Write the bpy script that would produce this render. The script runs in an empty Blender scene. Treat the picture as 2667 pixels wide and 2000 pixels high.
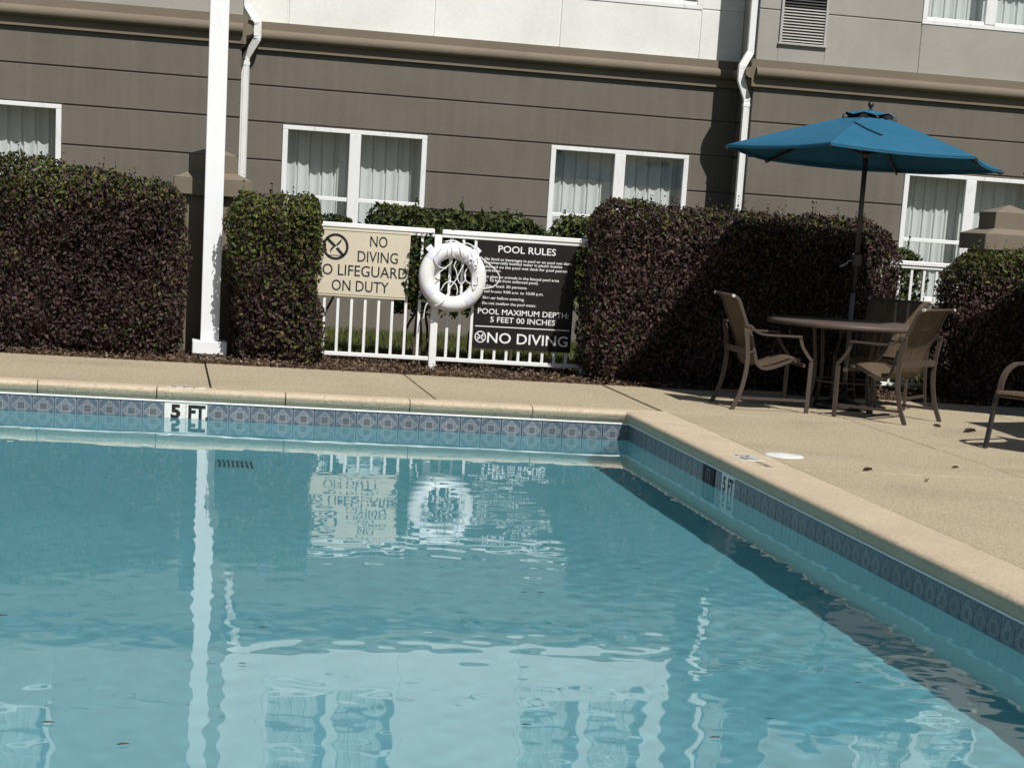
import bpy, math, random
import numpy as np
from mathutils import Vector

random.seed(7)
RNG = np.random.default_rng(11)
scene = bpy.context.scene
COL = scene.collection

# ------------------------------------------------------------------ camera
# X runs along the far pool wall, Y away from the viewer, Z up; pool corner at the origin, deck at z = 0
cam_d = bpy.data.cameras.new('camera')
cam = bpy.data.objects.new('camera', cam_d)
COL.objects.link(cam)
scene.camera = cam
W0, F0, PPX, PPY = 2667.0, 5500.92, 1493.09, 1774.32
cam_d.sensor_fit = 'HORIZONTAL'
cam_d.sensor_width = 36.0
cam_d.lens = F0 / W0 * 36.0
cam_d.shift_x = (W0 / 2 - PPX) / W0
cam_d.shift_y = (PPY - 1000.0) / W0
cam_d.clip_start, cam_d.clip_end = 0.1, 2000.0
yaw, pit, rol = 0.201652952, 0.215068088, 0.069244707
Fv = Vector((math.sin(yaw) * math.cos(pit), math.cos(yaw) * math.cos(pit), -math.sin(pit)))
Rv = Vector((math.cos(yaw), -math.sin(yaw), 0.0))
Uv = Rv.cross(Fv)
R2 = Rv * math.cos(rol) + Uv * math.sin(rol)
U2 = Uv * math.cos(rol) - Rv * math.sin(rol)
from mathutils import Matrix
cam.matrix_world = Matrix(((R2.x, U2.x, -Fv.x, -3.50147), (R2.y, U2.y, -Fv.y, -15.67083),
                           (R2.z, U2.z, -Fv.z, 1.390816), (0, 0, 0, 1)))

# ------------------------------------------------------------------ light
SUN = Vector((-0.34, 1.0, -1.42)).normalized()          # the way the light travels
world = bpy.data.worlds.new('World')
scene.world = world
world.use_nodes = True
wn = world.node_tree
bg = wn.nodes['Background']
sky = wn.nodes.new('ShaderNodeTexSky')
sky.sky_type = 'NISHITA'
sky.sun_disc = False
sky.sun_elevation = math.asin(-SUN.z)
sky.sun_rotation = math.atan2(-SUN.x, -SUN.y)
wn.links.new(sky.outputs[0], bg.inputs[0])
bg.inputs[1].default_value = 0.05
sun_d = bpy.data.lights.new('sun', 'SUN')
sun_d.energy = 5.0
sun_d.angle = math.radians(0.53)
sun_d.color = (1.0, 0.972, 0.93)
sun = bpy.data.objects.new('sun', sun_d)
sun.rotation_euler = SUN.to_track_quat('-Z', 'Y').to_euler()
sun.location = (6, -12, 18)
COL.objects.link(sun)
sun_d.cycles.is_caustics_light = True
vs = scene.view_settings
vs.view_transform, vs.look, vs.gamma, vs.use_curve_mapping = 'Standard', 'None', 1.0, False
vs.exposure = 0.08
scene.cycles.use_denoising = True
scene.cycles.max_bounces = 10
scene.cycles.transparent_max_bounces = 16

# ------------------------------------------------------------------ helpers
class MB:
    def __init__(s):
        s.v, s.f, s.sm = [], [], []
    def add(s, vs_, fs, smooth=False):
        b = len(s.v)
        s.v += [tuple(p) for p in vs_]
        s.f += [tuple(i + b for i in q) for q in fs]
        s.sm += [smooth] * len(fs)
        return s
    def box(s, x0, x1, y0, y1, z0, z1, b=0.0):
        if b <= 0:
            return s.add([(x0, y0, z0), (x1, y0, z0), (x1, y1, z0), (x0, y1, z0), (x0, y0, z1), (x1, y0, z1), (x1, y1, z1), (x0, y1, z1)],
                         [(3, 2, 1, 0), (4, 5, 6, 7), (0, 1, 5, 4), (1, 2, 6, 5), (2, 3, 7, 6), (3, 0, 4, 7)])
        lo, hi = (x0, y0, z0), (x1, y1, z1)
        b = min(b, (x1 - x0) * .45, (y1 - y0) * .45, (z1 - z0) * .45)
        idx, V = {}, []
        for c in range(8):
            sg = [(c >> k) & 1 for k in range(3)]
            for a in range(3):
                p = [(hi[k] - (0 if k == a else b)) if sg[k] else (lo[k] + (0 if k == a else b)) for k in range(3)]
                idx[(c, a)] = len(V)
                V.append(tuple(p))
        Fs = []
        def fix(q, n):
            a_, b_, c_ = (Vector(V[q[i]]) for i in range(3))
            nn = (b_ - a_).cross(c_ - a_)
            return tuple(q) if nn.dot(Vector(n)) > 0 else tuple(reversed(q))
        for a in range(3):
            o = [k for k in range(3) if k != a]
            for sd in (0, 1):
                cs = []
                for u, w in ((0, 0), (1, 0), (1, 1), (0, 1)):
                    cs.append((sd << a) | (u << o[0]) | (w << o[1]))
                n = [0, 0, 0]; n[a] = 1 if sd else -1
                Fs.append(fix([idx[(c, a)] for c in cs], n))
        for a in range(3):           # edge bevels along axis a
            o = [k for k in range(3) if k != a]
            for u in (0, 1):
                for w in (0, 1):
                    c0 = (u << o[0]) | (w << o[1]); c1 = c0 | (1 << a)
                    n = [0, 0, 0]; n[o[0]] = 1 if u else -1; n[o[1]] = 1 if w else -1
                    Fs.append(fix([idx[(c0, o[0])], idx[(c1, o[0])], idx[(c1, o[1])], idx[(c0, o[1])]], n))
        for c in range(8):
            n = [1 if (c >> k) & 1 else -1 for k in range(3)]
            Fs.append(fix([idx[(c, k)] for k in range(3)], n))
        return s.add(V, Fs)
    def tube(s, pts, r, n=8, caps=True, flat=None, up=(0, 0, 1)):
        """round (or rectangular, flat=(half_a, half_b)) tube along pts; r may be a list"""
        P_ = [Vector(p) for p in pts]
        m = len(P_)
        rr = r if isinstance(r, (list, tuple)) else [r] * m
        V, Fs = [], []
        ref = Vector(up)
        prev = None
        for i in range(m):
            t = (P_[min(i + 1, m - 1)] - P_[max(i - 1, 0)])
            t.normalize()
            if prev is None:
                a = ref - t * ref.dot(t)
                if a.length < 1e-3:
                    a = Vector((1, 0, 0)) - t * t.x
                    if a.length < 1e-3: a = Vector((0, 1, 0)) - t * t.y
            else:
                a = prev - t * prev.dot(t)
            a.normalize(); prev = a
            b = t.cross(a)
            if flat:
                cs = [(1, 1), (-1, 1), (-1, -1), (1, -1)]
                for (u, w) in cs:
                    V.append(P_[i] + a * (u * flat[0]) + b * (w * flat[1]))
            else:
                for k in range(n):
                    an = 2 * math.pi * k / n
                    V.append(P_[i] + a * (math.cos(an) * rr[i]) + b * (math.sin(an) * rr[i]))
        k = 4 if flat else n
        for i in range(m - 1):
            for j in range(k):
                Fs.append((i * k + j, i * k + (j + 1) % k, (i + 1) * k + (j + 1) % k, (i + 1) * k + j))
        s.add(V, Fs, smooth=not flat)
        if caps:
            b0 = len(s.v) - len(V)
            s.f.append(tuple(b0 + j for j in reversed(range(k)))); s.sm.append(False)
            s.f.append(tuple(b0 + (m - 1) * k + j for j in range(k))); s.sm.append(False)
        return s
    def lathe(s, prof, c=(0, 0, 0), n=24, smooth=True):
        V, Fs = [], []
        for (r, z) in prof:
            for k in range(n):
                an = 2 * math.pi * k / n
                V.append((c[0] + r * math.cos(an), c[1] + r * math.sin(an), c[2] + z))
        for i in range(len(prof) - 1):
            for k in range(n):
                Fs.append((i * n + k, i * n + (k + 1) % n, (i + 1) * n + (k + 1) % n, (i + 1) * n + k))
        return s.add(V, Fs, smooth)
    def prism(s, prof, a0, a1, axis):
        """closed profile [(u, z)] extruded along axis 'x' (u = y) or 'y' (u = x)"""
        V = []
        for a in (a0, a1):
            for (u, z) in prof:
                V.append((a, u, z) if axis == 'x' else (u, a, z))
        n = len(prof)
        Fs = [(i, (i + 1) % n, n + (i + 1) % n, n + i) for i in range(n)]
        Fs += [tuple(reversed(range(n))), tuple(range(n, 2 * n))]
        return s.add(V, Fs)
    def mesh(s, name):
        me = bpy.data.meshes.new(name)
        me.from_pydata(s.v, [], s.f)
        me.polygons.foreach_set('use_smooth', s.sm)
        me.update()
        return me
    def build(s, name, mat, parent=None, fixn=True):
        me = s.mesh(name)
        if fixn:
            recalc(me)
        return link(name, me, mat, parent)

import bmesh
def recalc(me):
    bm = bmesh.new(); bm.from_mesh(me)
    bmesh.ops.recalc_face_normals(bm, faces=bm.faces)
    bm.to_mesh(me); bm.free()

def link(name, me, mat, parent=None):
    o = bpy.data.objects.new(name, me)
    if mat is not None and not me.materials:
        me.materials.append(mat)
    COL.objects.link(o)
    if parent is not None:
        o.parent = parent
    return o

def empty(name, loc=(0, 0, 0), rz=0.0):
    o = bpy.data.objects.new(name, None)
    o.empty_display_size = 0.1
    o.location = loc; o.rotation_euler = (0, 0, rz)
    COL.objects.link(o)
    return o

def tag(o, label=None, cat=None, group=None, kind=None):
    if label: o['label'] = label
    if cat: o['category'] = cat
    if group: o['group'] = group
    if kind: o['kind'] = kind
    return o

def copy_tree(o, parent=None):
    c = o.copy(); COL.objects.link(c); c.parent = parent
    for ch in list(o.children): copy_tree(ch, c)
    return c

def smooth_path(pts, n=6):
    """Catmull-Rom through the points"""
    P_ = [Vector(p) for p in pts]
    out = []
    for i in range(len(P_) - 1):
        p0, p1, p2, p3 = P_[max(i - 1, 0)], P_[i], P_[i + 1], P_[min(i + 2, len(P_) - 1)]
        for k in range(n):
            t = k / n
            out.append(0.5 * ((2 * p1) + (p2 - p0) * t + (2 * p0 - 5 * p1 + 4 * p2 - p3) * t * t + (3 * p1 - p0 - 3 * p2 + p3) * t ** 3))
    out.append(P_[-1])
    return out

# ------------------------------------------------------------------ materials
def srgb(r, g, b):
    f = lambda c: ((c / 255 + 0.055) / 1.055) ** 2.4 if c > 10 else c / 255 / 12.92
    return (f(r), f(g), f(b), 1.0)

class NT:
    def __init__(s, name):
        s.m = bpy.data.materials.new(name); s.m.use_nodes = True
        s.t = s.m.node_tree; s.bsdf = s.t.nodes['Principled BSDF']; s.out = s.t.nodes['Material Output']
    def n(s, kind, **kw):
        o = s.t.nodes.new('ShaderNode' + kind)
        for k, v in kw.items(): setattr(o, k, v)
        return o
    def l(s, a, b): s.t.links.new(a, b)
    def math(s, op, a, b=None, clamp=False):
        o = s.n('Math', operation=op, use_clamp=clamp)
        for i, v in enumerate((a, b)):
            if v is None: continue
            if isinstance(v, (int, float)): o.inputs[i].default_value = v
            else: s.l(v, o.inputs[i])
        return o.outputs[0]
    def mix(s, fac, a, b):
        o = s.n('Mix', data_type='RGBA')
        if isinstance(fac, (int, float)): o.inputs[0].default_value = fac
        else: s.l(fac, o.inputs[0])
        for i, v in ((6, a), (7, b)):
            if isinstance(v, tuple): o.inputs[i].default_value = v
            else: s.l(v, o.inputs[i])
        return o.outputs[2]
    def coord(s, kind='Object', scale=(1, 1, 1)):
        tc = s.n('TexCoord'); mp = s.n('Mapping')
        mp.inputs['Scale'].default_value = scale
        s.l(tc.outputs[kind], mp.inputs[0])
        return mp.outputs[0]
    def noise(s, vec, scale, detail=4, rough=0.55, lo=None, hi=None):
        o = s.n('TexNoise'); o.inputs['Scale'].default_value = scale
        o.inputs['Detail'].default_value = detail; o.inputs['Roughness'].default_value = rough
        s.l(vec, o.inputs['Vector'])
        f = o.outputs[0]
        if lo is not None:
            r = s.n('MapRange'); r.inputs[1].default_value = lo; r.inputs[2].default_value = hi
            s.l(f, r.inputs[0]); f = r.outputs[0]
        return f
    def bump(s, h, strength, dist):
        b = s.n('Bump'); b.inputs['Strength'].default_value = strength; b.inputs['Distance'].default_value = dist
        s.l(h, b.inputs['Height']); s.l(b.outputs[0], s.bsdf.inputs['Normal'])
        return b
    def base(s, c):
        if isinstance(c, tuple): s.bsdf.inputs['Base Color'].default_value = c
        else: s.l(c, s.bsdf.inputs['Base Color'])
    def set(s, rough=0.6, spec=0.5, metal=0.0):
        s.bsdf.inputs['Roughness'].default_value = rough
        s.bsdf.inputs['Specular IOR Level'].default_value = spec
        s.bsdf.inputs['Metallic'].default_value = metal
        return s

def world_vec(nt, scale=(1, 1, 1)):
    g = nt.n('NewGeometry'); mp = nt.n('Mapping')
    mp.inputs['Scale'].default_value = scale
    nt.l(g.outputs['Position'], mp.inputs[0])
    return mp.outputs[0]

def mat_stucco(name, c, streak=0.17, bump=0.5):
    t = NT(name).set(0.9, 0.2)
    v = world_vec(t)
    big = t.noise(v, 1.3, 5, 0.6, 0.3, 0.7)
    st = t.noise(world_vec(t, (5.0, 5.0, 0.28)), 1.6, 4, 0.55, 0.45, 0.8)
    dk = tuple(x * 0.80 for x in c[:3]) + (1,)
    lt = tuple(min(1, x * 1.12) for x in c[:3]) + (1,)
    c1 = t.mix(big, c, dk)
    c1 = t.mix(t.math('MULTIPLY', st, streak * 2.5, True), c1, lt)
    gr = t.noise(v, 70, 3, 0.8, 0.4, 0.62)
    c1 = t.mix(t.math('MULTIPLY', gr, 0.42), c1, dk)
    c1 = t.mix(t.math('MULTIPLY', t.noise(v, 115, 2, 0.7, 0.5, 0.66), 0.4), c1, lt)
    t.base(c1)
    t.bump(t.noise(v, 120, 4, 0.75), bump, 0.006)
    return t.m

def mat_plain(name, c, rough=0.5, spec=0.5, var=0.08, vs_=6.0, bump=0.0, metal=0.0, bscale=60):
    t = NT(name).set(rough, spec, metal)
    v = world_vec(t)
    n = t.noise(v, vs_, 5, 0.6, 0.3, 0.7)
    t.base(t.mix(n, tuple(x * (1 - var) for x in c[:3]) + (1,), tuple(min(1, x * (1 + var)) for x in c[:3]) + (1,)))
    if bump: t.bump(t.noise(v, bscale, 4, 0.6), bump, 0.004)
    return t.m

def mat_white(name, c=(0.78, 0.78, 0.76, 1), grime=0.25):
    t = NT(name).set(0.42, 0.45)
    v = world_vec(t)
    n = t.noise(world_vec(t, (1, 1, 0.35)), 14, 6, 0.7, 0.52, 0.75)
    t.base(t.mix(t.math('MULTIPLY', n, grime), c, (0.42, 0.40, 0.37, 1)))
    t.bump(t.noise(v, 90, 3), 0.06, 0.002)
    return t.m

M = {}
M['taupe'] = mat_stucco('taupe_stucco', srgb(111, 105, 96), 0.36)
M['white_stucco'] = mat_stucco('white_stucco', (0.81, 0.805, 0.76, 1), 0.05, 0.3)
M['greige'] = mat_stucco('greige_stucco', srgb(165, 161, 153), 0.06)
M['pier'] = mat_stucco('pier_stucco', srgb(122, 112, 97), 0.08, 0.45)
M['white'] = mat_white('white_vinyl')
M['white_old'] = mat_white('weathered_white_paint', (0.76, 0.76, 0.75, 1), 0.55)
M['column'] = mat_white('column_paint', (0.80, 0.81, 0.82, 1), 0.12)
M['interior'] = mat_plain('dark_room', (0.03, 0.03, 0.03, 1), 0.9)
M['vent_metal'] = mat_plain('vent_metal', (0.42, 0.40, 0.37, 1), 0.5, 0.4)
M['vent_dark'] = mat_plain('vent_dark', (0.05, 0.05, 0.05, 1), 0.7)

def mat_glass():
    t = NT('window_glass')
    t.t.nodes.remove(t.bsdf)
    fr = t.n('LayerWeight'); fr.inputs[0].default_value = 0.5
    f2 = t.math('ADD', t.math('MULTIPLY', t.math('POWER', fr.outputs['Facing'], 5.0), 0.9), 0.045, True)
    tr = t.n('BsdfTransparent'); tr.inputs[0].default_value = (0.965, 0.975, 0.972, 1)
    gl = t.n('BsdfGlossy'); gl.inputs['Roughness'].default_value = 0.0
    mx = t.n('MixShader')
    t.l(f2, mx.inputs[0]); t.l(tr.outputs[0], mx.inputs[1]); t.l(gl.outputs[0], mx.inputs[2])
    t.l(mx.outputs[0], t.out.inputs[0])
    return t.m
M['glass'] = mat_glass()

def mat_curtain():
    t = NT('sheer_curtain').set(0.85, 0.15)
    v = world_vec(t)
    t.base(t.mix(t.noise(world_vec(t, (30, 30, 1.0)), 2.0, 3, 0.5), (0.66, 0.68, 0.67, 1), (0.55, 0.57, 0.56, 1)))
    return t.m
M['curtain'] = mat_curtain()

def mat_deck():
    t = NT('aggregate_deck').set(0.88, 0.25)
    v = world_vec(t)
    big = t.noise(v, 1.1, 6, 0.65, 0.3, 0.72)
    c = t.mix(big, srgb(169, 156, 132), srgb(149, 138, 118))
    g = t.noise(v, 44, 2, 0.8, 0.43, 0.60)
    c = t.mix(t.math('MULTIPLY', g, 0.9), c, srgb(186, 170, 141))
    g2 = t.noise(world_vec(t, (1, 1, 1)), 61, 2, 0.8, 0.54, 0.64)
    c = t.mix(t.math('MULTIPLY', g2, 0.8), c, srgb(100, 89, 73))
    st = t.noise(v, 4.2, 6, 0.7, 0.6, 0.78)
    c = t.mix(t.math('MULTIPLY', st, 0.5), c, srgb(108, 98, 83))
    big2 = t.noise(world_vec(t, (0.6, 1.0, 1.0)), 0.9, 7, 0.72, 0.52, 0.72)
    c = t.mix(t.math('MULTIPLY', big2, 0.38), c, srgb(118, 108, 94))
    t.base(c)
    t.bump(t.noise(v, 48, 4, 0.75), 0.7, 0.012)
    return t.m
M['deck'] = mat_deck()
M['joint'] = mat_plain('joint_filler', (0.035, 0.03, 0.025, 1), 0.95, 0.1, 0.3, 20)

def mat_coping():
    t = NT('coping_concrete').set(0.8, 0.3)
    v = world_vec(t)
    c = t.mix(t.noise(v, 2.3, 6, 0.65, 0.3, 0.7), srgb(208, 190, 163), srgb(192, 175, 150))
    c = t.mix(t.math('MULTIPLY', t.noise(v, 42, 4, 0.75, 0.48, 0.68), 0.55), c, srgb(152, 134, 110))
    st = t.noise(world_vec(t, (1.0, 3.0, 1.0)), 7.0, 5, 0.7, 0.62, 0.8)
    c = t.mix(t.math('MULTIPLY', st, 0.3), c, srgb(205, 196, 176))
    t.base(c)
    t.bump(t.noise(v, 40, 5, 0.8), 0.9, 0.016)
    return t.m
M['coping'] = mat_coping()
M['bead'] = mat_plain('bead_grout', (0.78, 0.78, 0.75, 1), 0.5, 0.4)
M['grout'] = mat_plain('tile_grout', (0.30, 0.33, 0.36, 1), 0.8, 0.2)

def mat_tile():
    t = NT('printed_pool_tile').set(0.32, 0.3)
    tc = t.n('TexCoord'); sp = t.n('SeparateXYZ'); t.l(tc.outputs['Object'], sp.inputs[0])
    u = t.math('ABSOLUTE', t.math('DIVIDE', sp.outputs[0], 0.075))
    w = t.math('ABSOLUTE', t.math('DIVIDE', sp.outputs[2], 0.075))
    d = t.math('ADD', u, w)
    mx = t.math('MAXIMUM', u, w)
    def band(x, c, h):
        return t.math('LESS_THAN', t.math('ABSOLUTE', t.math('SUBTRACT', x, c)), h)
    n = t.noise(tc.outputs['Object'], 60, 5, 0.7)
    v = world_vec(t)
    nb = t.noise(v, 9, 3, 0.6, 0.3, 0.7)
    col = t.mix(n, srgb(72, 88, 102), srgb(94, 106, 114))
    col = t.mix(t.math('MULTIPLY', nb, 0.6), col, srgb(76, 92, 106))
    ins = t.math('LESS_THAN', d, 0.82)
    col = t.mix(ins, col, t.mix(n, srgb(96, 104, 110), srgb(116, 121, 124)))
    lines = band(d, 0.84, 0.045)
    lines = t.math('MAXIMUM', lines, t.math('MULTIPLY', band(mx, 0.36, 0.028), 1.0))
    xx = t.math('LESS_THAN', t.math('ABSOLUTE', t.math('SUBTRACT', u, w)), 0.045)
    xx = t.math('MULTIPLY', xx, t.math('LESS_THAN', mx, 0.30))
    corner = t.math('MULTIPLY', band(t.math('ADD', t.math('SUBTRACT', 1.0, u), t.math('SUBTRACT', 1.0, w)), 0.36, 0.05), 1.0)
    lines = t.math('MAXIMUM', lines, corner)
    lines = t.math('MAXIMUM', lines, band(u, 0.93, 0.02))
    col = t.mix(t.math('MULTIPLY', lines, 0.85), col, srgb(146, 150, 154))
    dk = t.math('MULTIPLY', t.math('LESS_THAN', t.math('ABSOLUTE', t.math('SUBTRACT', d, 0.30)), 0.05), t.math('LESS_THAN', mx, 0.3))
    col = t.mix(t.math('MULTIPLY', t.math('MAXIMUM', xx, dk), 0.85), col, srgb(50, 54, 66))
    oi = t.n('ObjectInfo')
    col = t.mix(t.math('MULTIPLY', oi.outputs['Random'], 0.30), col, srgb(52, 62, 72))
    sc = t.noise(world_vec(t, (1, 1, 3)), 16, 5, 0.7, 0.5, 0.72)
    col = t.mix(t.math('MULTIPLY', sc, 0.35), col, srgb(136, 138, 136))
    t.base(col)
    return t.m
M['tile'] = mat_tile()
M['tile_white'] = mat_plain('white_marker_tile', (0.66, 0.65, 0.60, 1), 0.25, 0.5, 0.12, 40)
M['tile_dark'] = mat_plain('navy_marker_tile', (0.006, 0.009, 0.02, 1), 0.5, 0.1, 0.2, 30)
M['tile_dim'] = mat_plain('faint_symbol', (0.03, 0.045, 0.07, 1), 0.2)
M['ink'] = mat_plain('black_print', (0.015, 0.014, 0.014, 1), 0.5, 0.3)
M['ink_worn'] = mat_plain('worn_black_print', (0.07, 0.06, 0.05, 1), 0.8, 0.2, 0.5, 60)
M['print_white'] = mat_plain('white_print', (0.80, 0.80, 0.78, 1), 0.5, 0.3, 0.03)
M['sign_beige'] = mat_plain('beige_sign', srgb(198, 189, 168), 0.45, 0.4, 0.04, 12)
M['sign_black'] = mat_plain('dark_sign', (0.015, 0.013, 0.012, 1), 0.55, 0.2, 0.15, 6)
M['sign_edge'] = mat_plain('sign_border', srgb(120, 96, 70), 0.5)

def mat_plaster():
    t = NT('pool_plaster').set(0.85, 0.2)
    v = world_vec(t)
    n = t.noise(v, 2.2, 6, 0.65, 0.3, 0.7)
    c = t.mix(n, (0.52, 0.66, 0.69, 1), (0.58, 0.72, 0.74, 1))
    s = t.noise(v, 22, 5, 0.75, 0.55, 0.75)
    c = t.mix(t.math('MULTIPLY', s, 0.5), c, (0.70, 0.80, 0.80, 1))
    t.base(c)
    return t.m
M['plaster'] = mat_plaster()

def mat_water():
    t = NT('pool_water')
    t.t.nodes.remove(t.bsdf)
    rf = t.n('BsdfRefraction'); rf.inputs['IOR'].default_value = 1.333; rf.inputs['Roughness'].default_value = 0.0
    rf.inputs['Color'].default_value = (0.50, 0.735, 0.780, 1)
    gl = t.n('BsdfGlossy'); gl.inputs['Roughness'].default_value = 0.0; gl.inputs['Color'].default_value = (0.97, 1.0, 1.0, 1)
    fr = t.n('Fresnel'); fr.inputs[0].default_value = 1.333
    mx = t.n('MixShader')
    t.l(fr.outputs[0], mx.inputs[0]); t.l(rf.outputs[0], mx.inputs[1]); t.l(gl.outputs[0], mx.inputs[2])
    t.l(mx.outputs[0], t.out.inputs[0])
    return t.m
M['water'] = mat_water()

def mat_mulch():
    t = NT('mulch_soil').set(0.95, 0.1)
    v = world_vec(t)
    c = t.mix(t.noise(v, 9, 6, 0.7, 0.35, 0.65), srgb(92, 70, 52), srgb(52, 42, 34))
    c = t.mix(t.math('MULTIPLY', t.noise(v, 55, 4, 0.7, 0.55, 0.7), 0.7), c, srgb(132, 104, 76))
    t.base(c); t.bump(t.noise(v, 40, 5, 0.7), 0.9, 0.03)
    return t.m
M['mulch'] = mat_mulch()
def mat_lawn():
    t = NT('lawn').set(0.95, 0.1)
    v = world_vec(t)
    t.base(t.mix(t.noise(v, 6, 6, 0.7, 0.35, 0.65), (0.070, 0.082, 0.024, 1), (0.048, 0.058, 0.018, 1)))
    t.bump(t.noise(v, 60, 4, 0.7), 0.8, 0.03)
    return t.m
M['lawn'] = mat_lawn()

def mat_leaf(name, rough=0.5, spec=0.32, trans=0.15):
    t = NT(name).set(rough, spec)
    a = t.n('Attribute'); a.attribute_name = 'leafcol'
    t.base(a.outputs['Color'])
    if trans > 0:
        tl = t.n('BsdfTranslucent'); t.l(a.outputs['Color'], tl.inputs[0])
        mx = t.n('MixShader'); mx.inputs[0].default_value = trans
        t.l(t.bsdf.outputs[0], mx.inputs[1]); t.l(tl.outputs[0], mx.inputs[2]); t.l(mx.outputs[0], t.out.inputs[0])
    return t.m
M['leaf'] = mat_leaf('hedge_leaf', 0.55, 0.22, 0.15)
M['dry_leaf'] = mat_leaf('dry_leaf', 0.8, 0.15, 0.05)
M['block_core'] = mat_plain('dark_core', (0.035, 0.026, 0.02, 1), 0.95, 0.1, 0.4, 25)  # dark brown of the light-blocking cores inside hedges and shrubs
M['bark'] = mat_plain('bark', (0.09, 0.07, 0.055, 1), 0.9, 0.1, 0.3, 30)

def mat_canopy():
    t = NT('blue_canvas').set(0.85, 0.2)
    v = world_vec(t)
    c = t.mix(t.noise(v, 5, 5, 0.6, 0.35, 0.65), (0.018, 0.100, 0.172, 1), (0.021, 0.114, 0.194, 1))
    t.base(c)
    t.bump(t.noise(v, 260, 2), 0.15, 0.002)
    tl = t.n('BsdfTranslucent'); t.l(c, tl.inputs[0])
    mx = t.n('MixShader'); mx.inputs[0].default_value = 0.012
    t.l(t.bsdf.outputs[0], mx.inputs[1]); t.l(tl.outputs[0], mx.inputs[2]); t.l(mx.outputs[0], t.out.inputs[0])
    return t.m
M['canopy'] = mat_canopy()
M['strap_blue'] = mat_plain('dark_blue_strap', (0.008, 0.05, 0.08, 1), 0.9, 0.2)
M['pole'] = mat_plain('dark_pole', (0.022, 0.02, 0.02, 1), 0.35, 0.5)
M['steel'] = mat_plain('grey_steel', (0.30, 0.30, 0.30, 1), 0.35, 0.5, metal=0.8)
M['pole_grey'] = mat_plain('grey_pole', (0.085, 0.085, 0.09, 1), 0.4, 0.4)
M['frame'] = mat_plain('brown_powder_coat', srgb(72, 61, 54), 0.45, 0.4, 0.06, 30)
M['table'] = mat_plain('brown_table', srgb(82, 69, 62), 0.5, 0.35, 0.08, 20)
M['capw'] = mat_plain('pale_plastic_cap', (0.45, 0.43, 0.40, 1), 0.5)

def mat_sling():
    t = NT('sling_mesh').set(0.8, 0.25)
    tc = t.n('TexCoord')
    st = t.n('Mapping'); st.inputs['Scale'].default_value = (4, 70, 4); t.l(tc.outputs['Object'], st.inputs[0])
    n = t.noise(st.outputs[0], 1.0, 4, 0.7, 0.3, 0.7)
    c = t.mix(n, srgb(108, 92, 73), srgb(70, 58, 46))
    t.base(c)
    tr = t.n('BsdfTransparent')
    mx = t.n('MixShader'); mx.inputs[0].default_value = 0.16
    t.l(t.bsdf.outputs[0], mx.inputs[1]); t.l(tr.outputs[0], mx.inputs[2]); t.l(mx.outputs[0], t.out.inputs[0])
    return t.m
M['sling'] = mat_sling()
M['ring'] = mat_plain('white_ring_foam', (0.76, 0.76, 0.74, 1), 0.42, 0.4, 0.06, 12, 0.03)
M['tape'] = mat_plain('pale_lilac_tape', (0.66, 0.66, 0.76, 1), 0.4, 0.4)
M['rope'] = mat_plain('white_rope', (0.72, 0.72, 0.74, 1), 0.8, 0.2, 0.1, 80, 0.4, bscale=300)
M['lid'] = mat_plain('white_lid', (0.62, 0.62, 0.60, 1), 0.5, 0.3)
M['plinth'] = mat_plain('footing_concrete', srgb(128, 124, 112), 0.95, 0.15, 0.3, 25, 0.6)

# ------------------------------------------------------------------ lettering meshes, made before anything heavy exists
def text_verts(s, bold=0.0):
    cu = bpy.data.curves.new('t', 'FONT'); cu.body = s; cu.resolution_u = 3; cu.offset = bold
    o = bpy.data.objects.new('t', cu); COL.objects.link(o)
    dg = bpy.context.evaluated_depsgraph_get(); dg.update()
    me = bpy.data.meshes.new_from_object(o.evaluated_get(dg))
    v = np.array([tuple(p.co)[:2] for p in me.vertices]); f = [tuple(p.vertices) for p in me.polygons]
    bpy.data.objects.remove(o); bpy.data.curves.remove(cu); bpy.data.meshes.remove(me)
    return v, f

def put_text(mb, s, a0, a1, b0, cap, fn, bold=0.0):
    """lay s between a0..a1 with baseline b0 and cap height cap; fn(a, b) gives the 3-D point"""
    v, f = text_verts(s, bold)
    x0, x1 = v[:, 0].min(), v[:, 0].max()
    capu = 0.73
    A = a0 + (v[:, 0] - x0) / (x1 - x0) * (a1 - a0)
    B = b0 + v[:, 1] / capu * cap
    mb.add([fn(a, b) for a, b in zip(A, B)], f)

def ring2d(mb, ca, cb, r0, r1, fn, n=40):
    V = []
    for k in range(n):
        an = 2 * math.pi * k / n
        V += [fn(ca + r0 * math.cos(an), cb + r0 * math.sin(an)), fn(ca + r1 * math.cos(an), cb + r1 * math.sin(an))]
    mb.add(V, [(2 * k, 2 * k + 1, (2 * k + 3) % (2 * n), (2 * k + 2) % (2 * n)) for k in range(n)])

def bar2d(mb, p, q, w, fn):
    p, q = Vector(p), Vector(q); d = (q - p).normalized(); n = Vector((-d.y, d.x)) * w / 2
    mb.add([fn(*(p + n)), fn(*(p - n)), fn(*(q - n)), fn(*(q + n))], [(0, 1, 2, 3)])

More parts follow.
